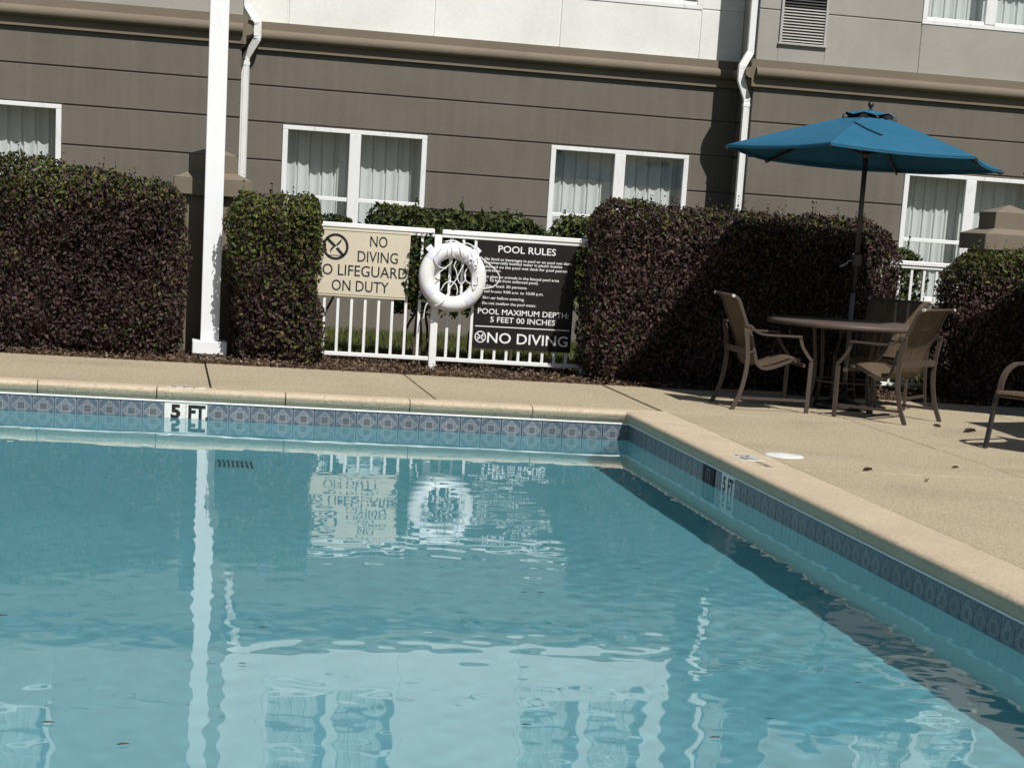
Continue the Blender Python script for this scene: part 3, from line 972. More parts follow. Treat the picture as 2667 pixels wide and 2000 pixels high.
WZ0, WZ1, UZ0, UZ1 = 0.70, 2.19, 3.80, 5.29
WIN = [  # x0, x1, z0, z1, wall plane
    (-6.20, -4.590, WZ0, WZ1 + .01, YS), (-2.226, -0.612, WZ0, WZ1, YM), (0.808, 2.425, WZ0, WZ1, YM), (4.822, 6.44, WZ0, WZ1 - .012, YS),
    (-6.20, -4.590, UZ0, UZ1, YS), (-2.226, -0.612, UZ0, UZ1, YM), (0.808, 2.445, UZ0, UZ1, YM), (4.845, 6.46, UZ0, UZ1, YS)]
VENT = (3.19, 3.735, 3.45, 4.40)
def wall(x0, x1, y, lower_mat, upper_mat, vj):
    holes = [(w[0], w[1], w[2], w[3]) for w in WIN if w[4] == y]
    holes_l = [h for h in holes if h[2] < 3]; holes_u = [h for h in holes if h[2] > 3]
    if y == YS and x1 > 3: holes_u.append(VENT)
    back = MB()
    for c in solid_minus(x0, x1, -.05, 3.27, holes_l):
        back.box(c[0], c[1], y + .014, y + .20, c[2], c[3])
    bpart(back, 'wall_core', lower_mat)
    back = MB()
    for c in solid_minus(x0, x1, 3.271, 6.7, holes_u):
        back.box(c[0], c[1], y + .006, y + .20, c[2], c[3])
    bpart(back, 'wall_core', upper_mat)
    for r in range(len(rows) - 1):
        for c in solid_minus(x0, x1, rows[r] + G, rows[r + 1] - G, holes_l):
            if c[1] - c[0] > .01 and c[3] - c[2] > .01:
                bpart(MB().box(c[0], c[1], y, y + .025, c[2], c[3], .006), 'wall_panel', lower_mat)
    zr = [3.262, 3.808, 5.29, 6.7]
    xv = sorted([x0, x1] + vj)
    for r in range(3):
        for i in range(len(xv) - 1):
            for c in solid_minus(xv[i] + (.005 if i else 0), xv[i + 1] - (.005 if i < len(xv) - 2 else 0), zr[r] + (.006 if r else 0), zr[r + 1] - .006, holes_u):
                if c[1] - c[0] > .01 and c[3] - c[2] > .01:
                    bpart(MB().box(c[0], c[1], y - .004, y + .025, c[2], c[3], .005), 'wall_panel', upper_mat)
wall(-16.0, XL, YS, M['taupe'], M['greige'], [-8.2, -6.2, -4.59])
wall(XL, XR, YM, M['taupe'], M['white_stucco'], [-2.21, -0.605, 0.822, 2.442])
wall(XR, 16.0, YS, M['taupe'], M['greige'], [4.845, 6.45, 8.4, 10.2])
# returns of the wings
for xx, sgn in ((XL, -1), (XR, 1)):
    a, b = (xx - .20, xx) if sgn < 0 else (xx, xx + .20)
    for r in range(len(rows) - 1):
        bpart(MB().box(a, b, YS + .201, YM + .02, rows[r] + G, rows[r + 1] - G, .006), 'wall_panel', M['taupe'])
    bpart(MB().box(a, b, YS + .201, YM + .02, 3.262, 6.7, .006), 'wall_panel', M['greige'])
    m_ = MB().box(a + (.02 if sgn > 0 else 0), b - (.02 if sgn < 0 else 0), YS + .19, YM + .01, -.05, 3.27)
    bpart(m_, 'wall_core', M['taupe'])
# cornice: flat band, roll, lower fillet
CP = [(0.0, 3.268), (-0.050, 3.262), (-0.052, 3.178)]
for a in range(0, 13):
    an = math.radians(90 + a * 15)
    CP.append((-0.056 + math.cos(an) * 0.060, 3.118 + math.sin(an) * 0.058))
CP += [(-0.040, 3.055), (-0.040, 2.968), (0.0, 2.966)]
def cornice(x0, x1, y):
    bpart(MB().prism([(y + u, z) for u, z in CP], x0, x1, 'x'), 'cornice', M['pier'])
cornice(-16, XL + 0.0, YS); cornice(XL + .04, XR - .04, YM); cornice(XR, 16, YS)
for xx, sgn in ((XL, -1), (XR, 1)):
    bpart(MB().prism([(xx + (-u if sgn < 0 else u), z) for u, z in CP], YS - .05, YM, 'y'), 'cornice', M['pier'])
bpart(MB().box(-16.1, 16.1, 7.9, 16.0, 6.71, 6.9, .02), 'roof', M['greige'])
inn = MB()
inn.box(-16, 16, 9.7, 9.8, -.05, 6.7)
bpart(inn, 'interior_wall', M['interior'])
bpart(MB().box(-16, 16, 8.97, 9.69, 2.95, 3.25), 'interior_floor', M['interior'])

def window(x0, x1, z0, z1, y, simple=False):
    root = MB(); fw, fd0, fd1 = 0.058, y - .012, y + .055
    xm = (x0 + x1) / 2
    root.box(x0, x1, fd0, fd1, z1 - .046, z1, .004)
    root.box(x0, x1, fd0, fd1, z0, z0 + .05, .004)
    root.box(x0, x0 + fw, fd0, fd1, z0 + .051, z1 - .047, .004)
    root.box(x1 - fw, x1, fd0, fd1, z0 + .051, z1 - .047, .004)
    w = bpart(root, 'window', M['white_old'])
    mu = MB().box(xm - .064, xm + .064, fd0 - .004, fd1, z0 + .051, z1 - .047, .005)
    bpart(mu, 'mullion', M['white_old'], w)
    zr = z0 + (z1 - z0) * 0.485
    for a, b in ((x0 + fw, xm - .064), (xm + .064, x1 - fw)):
        bpart(MB().box(a + .001, b - .001, fd0 + .012, fd1, zr - .022, zr + .024, .004), 'sash_rail', M['white'], w)
        bpart(MB().box(a + .001, b - .001, fd0 + .014, fd1, z0 + .051, z0 + .082, .004), 'sash_rail', M['white'], w)
        bpart(MB().box(a + .001, b - .001, y + .030, y + .036, zr + .025, z1 - .047), 'pane', M['glass'], w)
        bpart(MB().box(a + .001, b - .001, y + .040, y + .046, z0 + .083, zr - .023), 'pane', M['glass'], w)
    # reveal box so that light stays behind the glass
    rv = MB()
    rv.box(x0 - .02, x0 - .001, y + .201, y + .62, z0 - .02, z1 + .02); rv.box(x1 + .001, x1 + .02, y + .201, y + .62, z0 - .02, z1 + .02)
    rv.box(x0, x1, y + .201, y + .62, z1 + .001, z1 + .02); rv.box(x0, x1, y + .201, y + .62, z0 - .02, z0 - .001)
    bpart(rv, 'reveal', M['interior'], w)
    return w

def curtain(x0, x1, z0, z1, y, seed, label, gap=None):
    r = np.random.default_rng(seed)
    n = 360
    xs_ = np.linspace(x0 - .05, x1 + .05, n)
    ph = np.cumsum(r.uniform(0.6, 1.4, n)) / n * 2 * math.pi * 12
    yy = y + .245 + .011 * np.sin(ph) + .008 * np.sin(ph * .37 + 1) + .035 * np.clip((-np.sin(ph) - .80) / .2, 0, 1)
    yy += np.where(np.abs(xs_ - (x0 + (x1 - x0) * (gap or 9))) < (x1 - x0) * .10, .06, 0) if gap else 0
    V, Fs = [], []
    for zz in (z0 - .02, (z0 + z1) / 2, z1 + .02):
        for i in range(n):
            V.append((xs_[i], yy[i], zz))
    off = len(V)
    for zz in (z0 - .02, (z0 + z1) / 2, z1 + .02):
        for i in range(n):
            V.append((xs_[i], yy[i] + .003, zz))
    for b_ in (0, off):
        for j in range(2):
            for i in range(n - 1):
                Fs.append((b_ + j * n + i, b_ + j * n + i + 1, b_ + (j + 1) * n + i + 1, b_ + (j + 1) * n + i))
    mb = MB().add(V, Fs, True)
    return tag(mb.build('curtain', M['curtain'], fixn=False), label, 'curtain', 'curtains behind the windows')

CL = ['white pleated curtain behind the ground floor window above the wide purple hedge', 'white pleated curtain behind the ground floor window above the beige sign',
      'white pleated curtain in the ground floor window over the black rules sign and long hedge', 'white pleated curtain in the ground floor window behind the blue umbrella and pier',
      'white curtain in the upper window over the wide purple hedge', 'white curtain in the upper white-walled window above the beige sign',
      'white curtain in the upper window on the white wall beside the shaded corner', 'white curtain in the upper grey-walled window beside the louvred vent']
for i, w in enumerate(WIN):
    window(*w)
    curtain(w[0], w[1], w[2], w[3], w[4], 40 + i, CL[i], 0.30 if i == 1 else None)

# downspouts
def downspout(path, name='downspout'):
    d = bpart(MB().tube(path, 0, flat=(.029, .039), up=(0, -1, 0)), name, M['white'])
    return d
def spout(xa, ya, xj, yj, z_top, zj1, zj0, zl):
    p = [(xa, ya, z_top), (xa, ya, zj1 + .17), (xa + (xj - xa) * .06, ya + (yj - ya) * .1, zj1 + .14), (xj, yj, zj1 - .02), (xj, yj, zj1 - .05), (xj, yj, zj0 + .04), (xj, yj, zj0), (xa + (xj - xa) * .06, ya, zj0 - .19), (xa, ya, zj0 - .23), (xa, ya, zl)]
    d = downspout(p)
    for zz in (zj1 + .155, zj1 - .03, zj0 + .02, zj0 - .21):       # elbow crimps
        t_ = min(1, max(0, 1 - abs(zz - (zj0 + zj1) / 2) / ((zj1 - zj0) / 2 + .2)))
        on = zj0 - .05 < zz < zj1 + .0
        cx_, cy_ = (xj, yj) if on else (xa, ya)
        for q in (-.014, 0, .014):
            bpart(MB().box(cx_ - .0415, cx_ + .0415, cy_ - .0315, cy_ + .0315, zz + q - .003, zz + q + .003, .002), 'crimp', M['white_old'], d)
    bpart(MB().box(xa - .044, xa + .044, ya - .034, ya + .034, zj0 - .285, zj0 - .245, .003), 'collar', M['white'], d)
    for q in (-.02, .0, .02):                                        # ribs down the face
        bpart(MB().box(xa + q - .004, xa + q + .004, ya - .0325, ya - .028, zl, zj0 - .29), 'rib', M['white'], d)
    return d
spout(-2.660, YM - .085, -2.545, YM - .150, 6.6, 3.26, 3.07, 0.05)
spout(2.900, YS + .075, 2.808, YS + .055, 6.6, 3.20, 3.03, 0.05)

# louvred vent
vt = bpart(MB().box(VENT[0], VENT[0] + .03, YS - .03, YS + .02, VENT[2] + .021, VENT[3], .004).box(VENT[1] - .03, VENT[1], YS - .03, YS + .02, VENT[2] + .021, VENT[3], .004).box(VENT[0] - .012, VENT[1] + .012, YS - .038, YS + .02, VENT[2] - .004, VENT[2] + .02, .004), 'vent_grille', M['vent_metal'])
bpart(MB().box(VENT[0], VENT[1], YS + .06, YS + .08, VENT[2], VENT[3]), 'backing', M['vent_dark'], vt)
zz = VENT[2] + .035
while zz < VENT[3] - .03:
    s_ = MB()
    s_.add([(VENT[0] + .03, YS - .024, zz), (VENT[1] - .03, YS - .024, zz), (VENT[1] - .03, YS - .019, zz), (VENT[0] + .03, YS - .019, zz),
            (VENT[0] + .03, YS + .004, zz + .024), (VENT[1] - .03, YS + .004, zz + .024), (VENT[1] - .03, YS + .009, zz + .024), (VENT[0] + .03, YS + .009, zz + .024)],
           [(3, 2, 1, 0), (4, 5, 6, 7), (0, 1, 5, 4), (1, 2, 6, 5), (2, 3, 7, 6), (3, 0, 4, 7)])
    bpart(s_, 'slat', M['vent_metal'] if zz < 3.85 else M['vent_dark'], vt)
    zz += 0.0315

# ================================================================== PIERS, COLUMN, FENCE
def pier(cx_, yf, label):
    r = empty('garden_pier', (cx_, yf + .30, 0)); tag(r, label, 'pier', 'stucco piers along the fence')
    MB().box(-.275, .275, -.275, .275, -.08, 1.368, .008).build('shaft', M['pier'], r)
    c = MB().box(-.341, .341, -.341, .341, 1.369, 1.515, .008)
    V = [(a * .340, b * .340, 1.5152) for a, b in ((-1, -1), (1, -1), (1, 1), (-1, 1))] + [(a * .209, b * .209, 1.572) for a, b in ((-1, -1), (1, -1), (1, 1), (-1, 1))]
    c.add(V, [(0, 1, 5, 4), (1, 2, 6, 5), (2, 3, 7, 6), (3, 0, 4, 7), (4, 5, 6, 7)])
    c.build('cap', M['pier'], r)
    t_ = MB().box(-.210, .210, -.210, .210, 1.560, 1.722, .006)
    V = [(a * .209, b * .209, 1.7222) for a, b in ((-1, -1), (1, -1), (1, 1), (-1, 1))] + [(0, 0, 1.80)]
    t_.add(V, [(0, 1, 4), (1, 2, 4), (2, 3, 4), (3, 0, 4)])
    t_.build('top_block', M['pier'], r)
    return r
pier(-3.083, 3.60, 'taupe stucco pier with stepped cap standing behind the white column')
pier(4.425, 3.60, 'taupe stucco pier with stepped cap rising behind the hedge near the short fence panel')

colr = tag(empty('porch_column', (-3.08, 3.33, 0)), 'tall square white column on a white base block beside the purple hedge', 'column')
MB().box(-.080, .080, -.080, .080, .1362, 4.6, .004).build('shaft', M['column'], colr)
MB().box(-.149, .149, -.149, .149, .022, .136, .006).build('base_block', M['column'], colr)
MB().box(-.135, .135, -.135, .135, -.002, .0218, .004).box(-.20, .235, -.36, .20, -.06, -.003, .012).build('footing', M['plinth'], colr)

FY = 3.45
def fence_panel(x0, x1, pickets, label, post=None):
    r = empty('fence_panel', ((x0 + x1) / 2, FY, 0)); tag(r, label, 'fence', 'white picket fence panels')
    cx_ = (x0 + x1) / 2
    MB().box(x0 - cx_, x1 - cx_, -.030, .030, 1.176, 1.219, .007).box(x0 - cx_, x1 - cx_, -.020, .020, 1.150, 1.1755, .003).build('top_rail', M['white'], r)
    MB().box(x0 - cx_, x1 - cx_, -.018, .018, .056, .092, .004).build('bottom_rail', M['white'], r)
    me = None
    for px_ in pickets:
        if me is None:
            me = MB().box(-.0125, .0125, -.009, .009, .0925, 1.1495, .002).mesh('picket'); me.materials.append(M['white'])
        o = link('picket', me, None, r); o.location = (px_ - cx_, 0, 0)
    if post is not None:
        MB().box(post - .033 - cx_, post + .033 - cx_, -.030, .030, -.05, 1.170, .004).build('post', M['white'], r)
    return r
fence_panel(-2.74, -1.133, [-2.688 + .121 * i for i in range(13)], 'white picket fence panel carrying the beige no diving sign')
fence_panel(-1.063, 0.262, [-0.977 + .1105 * i for i in range(11)], 'white picket fence panel carrying the black pool rules sign', -1.098)
fence_panel(0.33, 2.99, [0.42 + .115 * i for i in range(22)], 'white picket fence panel running behind the long purple hedge', 0.2955)
fence_panel(3.06, 4.14, [3.231 + .1223 * i for i in range(7)], 'short white picket fence panel behind the round table and chairs', 3.024)
fence_panel(-7.2, -3.44, [-7.1 + .12 * i for i in range(30)], 'white picket fence panel running behind the wide purple hedge')

# ---- signs
s1 = tag(MB().box(-2.225, -1.345, S1Y, 3.4405, .578, 1.168, .003).build('warning_sign', M['sign_beige']), 'beige sign with black no diving and no lifeguard lettering on the fence', 'sign')
t1.build('lettering', M['ink'], s1, fixn=False); s1sym.build('symbol', M['ink'], s1, fixn=False)
for (p, q) in (((-2.215, 1.150), (-1.355, 1.150)), ((-2.215, .597), (-1.355, .597))):
    bdr = MB(); bar2d(bdr, p, q, .005, f1); bdr.build('border_line', M['sign_edge'], s1, fixn=False)
s2 = tag(MB().box(-.738, .162, S2Y, 3.4405, .195, 1.1485, .003).build('rules_sign', M['sign_black']), 'black pool rules sign with white lettering on the fence', 'sign')
t2.build('lettering', M['print_white'], s2, fixn=False); s2sym.build('symbol', M['print_white'], s2, fixn=False)

# ---- life ring and its rope
RX, RY, RZ, RR, rr_ = -0.962, 3.368, 0.808, 0.236, 0.069
ring = tag(empty('life_ring', (RX, RY, RZ)), 'white life ring hung on the fence beside the black rules sign', 'life ring')
def torus(r0, r1, a0, a1, n, m, sx=1.0):
    mb = MB(); V, Fs = [], []
    full = abs(a1 - a0 - 2 * math.pi) < 1e-6
    cntn = n if full else n + 1
    for i in range(cntn):
        a = a0 + (a1 - a0) * i / n
        for j in range(m):
            b = 2 * math.pi * j / m
            rr = r0 + r1 * math.cos(b)
            V.append((rr * math.cos(a), r1 * .92 * math.sin(b), rr * math.sin(a)))
    for i in range(n):
        for j in range(m):
            Fs.append((i * m + j, i * m + (j + 1) % m, ((i + 1) % cntn) * m + (j + 1) % m, ((i + 1) % cntn) * m + j))
    return mb.add(V, Fs, True)
torus(RR, rr_, 0, 2 * math.pi, 56, 20).build('ring_body', M['ring'], ring)
for a in (135, 212, 310, 52):
    torus(RR, rr_ + .0022, math.radians(a - 9), math.radians(a + 9), 8, 20).build('tape_band', M['tape'], ring)
for a in (132, 50):
    c_, s_ = math.cos(math.radians(a)), math.sin(math.radians(a))
    MB().tube([(c_ * .30, -.01, s_ * .30), (c_ * .325, -.012, s_ * .325), (c_ * .345, -.006, s_ * .345)], 0, flat=(.012, .030), up=(0, -1, 0)).build('strap_tab', M['tape'], ring)
MB().tube([(-.015, .060, .30), (-.015, .03, .34), (-.015, -.01, .325)], .006, 6).build('hook', M['steel'], ring)
ROPES = [[(-.993, 1.132), (-1.023, 1.057), (-1.022, .98)], [(-.988, 1.127), (-.986, 1.06), (-.981, 1.002), (-.974, .964), (-.986, .929), (-1.034, .887), (-1.1, .83), (-1.128, .784)],
         [(-1.074, 1.069), (-1.125, 1.003), (-1.142, .958), (-1.115, .911), (-1.064, .885), (-1.024, .885)], [(-.973, 1.128), (-.932, 1.102), (-.908, 1.041), (-.885, .984), (-.878, 1.033)],
         [(-.981, 1.002), (-.939, .971), (-.888, .955), (-.859, .956), (-.815, .979), (-.779, .961)], [(-.863, .942), (-.894, .877), (-.929, .797), (-.98, .716), (-.997, .671), (-1.024, .62), (-1.085, .558), (-1.135, .55)],
         [(-1.135, .55), (-1.176, .567), (-1.197, .512), (-1.203, .429)], [(-1.063, .686), (-1.031, .747), (-.983, .771), (-.937, .752), (-.914, .7), (-.919, .656)],
         [(-.722, 1.004), (-.69, .977), (-.622, .928), (-.564, .878), (-.541, .83), (-.558, .78), (-.606, .743), (-.68, .726)], [(-.816, 1.076), (-.837, 1.006), (-.823, .939), (-.789, .961), (-.753, 1.021), (-.771, 1.074), (-.811, 1.085)],
         [(-.793, .946), (-.844, .88), (-.856, .825), (-.833, .778), (-.777, .76), (-.743, .769), (-.742, .832)], [(-.783, .942), (-.787, .844), (-.78, .718), (-.756, .744)],
         [(-.938, .951), (-.955, .907), (-.933, .864), (-.914, .788), (-.887, .755), (-.854, .782), (-.847, .841)], [(-1.046, 1.114), (-.997, 1.127), (-.948, 1.125), (-.897, 1.104), (-.848, 1.112), (-.786, 1.087), (-.749, 1.051)],
         [(-.80, 1.10), (-.765, 1.03), (-.75, .95), (-.77, .90), (-.80, .95), (-.79, 1.05), (-.76, 1.09)], [(-.83, 1.08), (-.80, 1.0), (-.77, .93), (-.74, .97), (-.75, 1.06)]]
rope = tag(empty('throw_rope', (RX, RY - .08, RZ)), 'thin white rope tangled over and hanging from the life ring', 'rope')
def ring_front(x_, z_):
    d = math.hypot(x_ - RX, z_ - RZ) - RR
    if abs(d) < rr_: return RY - rr_ * .92 * math.sqrt(max(0, 1 - (d / rr_) ** 2)) - .006
    return RY - .012 if abs(d) < rr_ + .02 else RY - .02
for k, rp in enumerate(ROPES):
    sp_ = smooth_path([(a, 0, b) for a, b in rp], 7)
    pts = [Vector((p.x - RX, ring_front(p.x, p.z) - (RY - .08) - .002 * (k % 3), p.z - RZ)) for p in sp_]
    for _ in range(2):
        pts = [pts[0]] + [Vector((pts[i].x, (pts[i - 1].y + 2 * pts[i].y + pts[i + 1].y) / 4, pts[i].z)) for i in range(1, len(pts) - 1)] + [pts[-1]]
    MB().tube(pts, .0052, 6).build('rope_strand', M['rope'], rope)

# ================================================================== HEDGES AND SHRUBS
topg = lambda z0, z1, k=0.6: (lambda p: np.clip((p[:, 2] - z0) / (z1 - z0), 0, 1) * k + 0.01)
hedge('hedge', 'large boxy purple-leaved hedge beside the white column', 'hedge',
      [(-7.0, -3.56, 2.80, 3.42, -0.12, 1.53), (-4.4, -3.31, 2.84, 3.44, -0.10, 1.455)], 5200, 0.036, topg(1.08, 1.48, .62), 21,
      [(-5.0 + .16 * i + random.uniform(-.05, .05), 2.96 + random.uniform(-.05, .15), .35, random.uniform(-.08, .08)) for i in range(11)], group='clipped purple hedges')
hedge('hedge', 'narrow clipped hedge with bright green top between the column and beige sign', 'hedge',
      [(-2.93, -2.135, 2.86, 3.40, -0.12, 1.43)], 5200, 0.036, lambda p: np.clip((p[:, 2] - .55) / .8, 0, 1) * .80 + np.clip((p[:, 0] + 2.5) * .5, 0, .2) + .06, 22,
      [(-2.8 + .13 * i, 3.0 + random.uniform(-.05, .15), .35, random.uniform(-.08, .08)) for i in range(5)], group='clipped purple hedges')
hedge('hedge', 'long tall purple hedge behind the patio table and chairs', 'hedge',
      [(0.17, 2.1, 2.66, 3.38, -0.12, 1.585), (1.0, 2.93, 2.52, 3.36, -0.12, 1.545)], 4900, 0.036, topg(1.25, 1.55, .28), 23,
      [(0.35 + .2 * i + random.uniform(-.05, .05), 2.75 + random.uniform(-.05, .2), .35, random.uniform(-.08, .08)) for i in range(13)], group='clipped purple hedges')
hedge('hedge', 'purple hedge with green top in front of the pier beside the short fence panel', 'hedge',
      [(3.42, 6.2, 2.45, 3.30, -0.12, 1.41)], 4500, 0.036, topg(0.95, 1.32, .95), 24,
      [(3.6 + .2 * i, 2.7 + random.uniform(-.05, .2), .35, random.uniform(-.08, .08)) for i in range(8)], group='clipped purple hedges')
def shrub(label, lobes, seed, stem_pts, dens=1500, size=.055, gf=0.25, amp=.05, group='green shrubs behind the fence', depth=.10, shrink=.2):
    return hedge('shrub', label, 'shrub', lobes, dens, size, (lambda p: np.full(len(p), gf)), seed, stem_pts, DARKGREEN, group, amp, depth, shrink)
shrub('low green shrub behind the fence between the narrow hedge and window mullion', [(-2.60, -1.74, 4.2, 5.0, 0.55, 1.30)], 31, [(-2.3, 4.6, .7, .1), (-2.0, 4.6, .7, .15), (-2.15, 4.55, .7, -.1)])
shrub('long green shrub behind the fence between the two signs', [(-1.62, 0.02, 4.15, 5.1, 0.92, 1.385), (-1.36, -.45, 4.2, 5.0, .34, 1.2), (-.5, .15, 4.3, 5.0, .42, 1.3)], 32, [(-1.2, 4.6, .6, .15), (-1.0, 4.6, .7, -.12), (-.6, 4.6, .6, .1), (-.2, 4.6, .6, .1)])
shrub('green shrub behind the fence between the black sign and long hedge', [(0.16, 1.2, 4.2, 5.0, 0.45, 1.43)], 33, [(.5, 4.6, .6, .1), (.8, 4.6, .6, -.1)])
shrub('green shrub behind the short fence panel beside the long hedge', [(2.75, 3.74, 4.1, 4.9, 0.30, 1.33)], 34, [(3.1, 4.5, .6, .1), (3.4, 4.5, .6, -.1)])
shrub('dark leafy climber growing through the fence between beige sign and life ring', [(-1.37, -1.13, 3.40, 3.75, 0.55, 1.27), (-1.36, -.86, 3.46, 3.75, 1.05, 1.25)], 35, [(-1.25, 3.58, .7, .03), (-1.2, 3.6, .7, -.03)], 2200, .048, .15, .04, 'shrubs growing at the fence line', .06, .12)
shrub('small green bush at the foot of the column beside the wide hedge', [(-3.58, -3.30, 2.95, 3.22, 0.04, 0.30)], 36, [(-3.45, 3.08, .15, .03)], 2200, .045, .35, .03, 'shrubs growing at the fence line', .05, .07)

# ================================================================== PATIO FURNITURE
TX, TY, TZ = 2.08, 1.29, 0.715
UMB_R = 1.165
def umbrella(loc, label, rot, tilt=(-.019, -.041)):
    r = empty('patio_umbrella', loc); tag(r, label, 'umbrella', 'blue patio umbrellas')
    za, zr_, rv = 2.335, 2.03, 0.20
    cor = []
    for i in range(6):
        a = rot + i * math.pi / 3
        x_, y_ = UMB_R * math.cos(a), UMB_R * math.sin(a)
        cor.append(Vector((x_, y_, zr_ + tilt[0] * x_ + tilt[1] * y_)))
    apex = Vector((0, 0, za + .055))
    def pt(i, s, t_):
        a_, b_ = cor[i], cor[(i + 1) % 6]
        e = a_.lerp(b_, t_)
        sag = 4 * t_ * (1 - t_)
        p = apex.lerp(e, s)
        inward = Vector((p.x, p.y, 0)) * (-.030 * sag * s)
        p = p + inward + Vector((0, 0, -.022 * sag * s * (1.25 - s) + .035 * s * (1 - s) - (.012 * sag * (s > .97))))
        return p
    NS, NT_ = 10, 10
    for i in range(6):
        V, Fs = [], []
        for lay in (0, .004):
            for a in range(NS + 1):
                s = 0.165 + (1 - .165) * a / NS
                for b in range(NT_ + 1):
                    p = pt(i, s, b / NT_); V.append((p.x, p.y, p.z + lay))
        m_ = NT_ + 1; o2 = (NS + 1) * m_
        for a in range(NS):
            for b in range(NT_):
                q = (a * m_ + b, a * m_ + b + 1, (a + 1) * m_ + b + 1, (a + 1) * m_ + b)
                Fs.append(q); Fs.append(tuple(o2 + j for j in reversed(q)))
        for b in range(NT_):
            Fs.append((NS * m_ + b, NS * m_ + b + 1, o2 + NS * m_ + b + 1, o2 + NS * m_ + b))
        MB().add(V, Fs, True).build('canopy_panel', M['canopy'], r, fixn=False)
        # folded hem along the edge
        hem = [pt(i, .995, b / NT_) + Vector((0, 0, -.004)) for b in range(NT_ + 1)]
        MB().tube(hem, 0, flat=(.011, .004)).build('hem', M['canopy'], r)
        # rib under the seam
        rb = [apex.lerp(cor[i], s) + Vector((0, 0, .035 * s * (1 - s) - .024)) for s in (.08, .35, .7, 1.0)]
        ro = MB().tube(rb, 0, flat=(.010, .007)).build('rib', M['pole'], r)
        st = [Vector((0, 0, 2.06)), apex.lerp(cor[i], .46) + Vector((0, 0, -.03))]
        d_ = (st[1] - st[0]).normalized()
        MB().tube([st[0] + d_ * .05, st[1]], .007, 6).build('strut', M['pole'], ro)
        tip = cor[i]; od = Vector((tip.x, tip.y, 0)).normalized()
        MB().tube([tip - od * .03 + Vector((0, 0, -.012)), tip + od * .012 + Vector((0, 0, -.014))], .009, 6).build('rib_end', M['pole'], r)
    # vent flap over the top, raised on dark arches
    V, Fs = [], []
    for a in range(5):
        s = a / 4
        for b in range(24):
            an = rot + 2 * math.pi * b / 24
            wob = .020 * s * s * (0.5 + 0.5 * math.cos(6 * (an - rot)))
            rad = .198 * s * (1 + .03 * math.cos(6 * (an - rot)))
            V.append((rad * math.cos(an), rad * math.sin(an), za + .074 - .048 * s ** 1.3 + wob))
    for a in range(4):
        for b in range(24):
            Fs.append((a * 24 + b, a * 24 + (b + 1) % 24, (a + 1) * 24 + (b + 1) % 24, (a + 1) * 24 + b))
    fl = MB().add(V, Fs, True).add([(x_, y_, z_ + .003) for x_, y_, z_ in V], Fs, True).build('vent_flap', M['canopy'], r, fixn=False)
    for i in range(6):
        a = rot + i * math.pi / 3 
        d_ = Vector((math.cos(a), math.sin(a), 0)); tn = Vector((-d_.y, d_.x, 0))
        prof = [tn * (.036 * math.cos(math.pi * q / 8)) + Vector((0, 0, .034 * math.sin(math.pi * q / 8))) for q in range(9)]
        o0 = d_ * .13 + Vector((0, 0, za + .012)); o1 = d_ * .222 + Vector((0, 0, za - .004))
        mb = MB(); mb.add([o0 + p for p in prof] + [o1 + p for p in prof], [(q, q + 1, 10 + q, 9 + q) for q in range(8)] + [tuple(range(9, 18))])
        mb.build('vent_arch', M['pole'], r)
    MB().lathe([(0, 2.478), (.012, 2.476), (.022, 2.466), (.026, 2.452), (.022, 2.438), (.012, 2.428), (.010, 2.42), (.020, 2.41), (.012, 2.40)], n=14).build('finial', M['pole'], r)
    pl = MB().tube([(0, 0, .03), (0, 0, 1.05)], .019, 12).build('lower_pole', M['pole_grey'], r)
    MB().tube([(0, 0, .95), (0, 0, 2.40)], .0215, 12).build('pole', M['pole'], r)
    MB().tube([(0, 0, 2.03), (0, 0, 2.09)], .034, 12).build('hub', M['pole'], r)
    MB().box(-.036, .036, -.038, .030, 1.16, 1.27, .012).build('crank_box', M['pole'], r)
    MB().tube([(-.03, -.02, 1.215), (-.075, -.02, 1.205), (-.085, -.02, 1.185), (-.14, -.02, 1.155)], .006, 6).build('crank_handle', M['steel'], r)
    MB().lathe([(.0, .0), (.24, .0), (.245, .02), (.235, .05), (.06, .075), (.03, .09), (.028, .22), (0, .22)], n=28).build('base', M['pole'], r)
    # closing strap lying loose on the front panel
    p0, p1 = (Vector((-.155, -.45, 2.275)), Vector((.31, -.66, 2.190)))
    pts = [pt(4, .32 + .02 * q, .02 + .05 * q) + Vector((0, 0, .0075)) for q in range(0, 1)]
    return r, pt
umb, upt = umbrella((TX + .01, TY, 0), 'teal blue patio umbrella standing through the round brown table', 116.204 % (2 * math.pi))
# strap on the sunny front panel: find the panel whose centre faces the viewer
best = min(range(6), key=lambda i: upt(i, .7, .5).y)
sp_ = [upt(best, s, t_) + Vector((0, 0, .009)) for s, t_ in tuple((.40 + .26 * q / 6, .0 + .40 * (q / 6) ** .8) for q in range(7))]
MB().tube(smooth_path(sp_, 4), 0, flat=(.004, .016), up=(0, 0, 1)).build('closing_strap', M['strap_blue'], umb)
umbrella((4.40, -1.42, 0), 'blue umbrella shading the deck beside the lounge chair', math.pi / 6)
umbrella((4.56, 0.90, 0), 'blue umbrella shading the hedge in front of the pier', math.pi / 6)

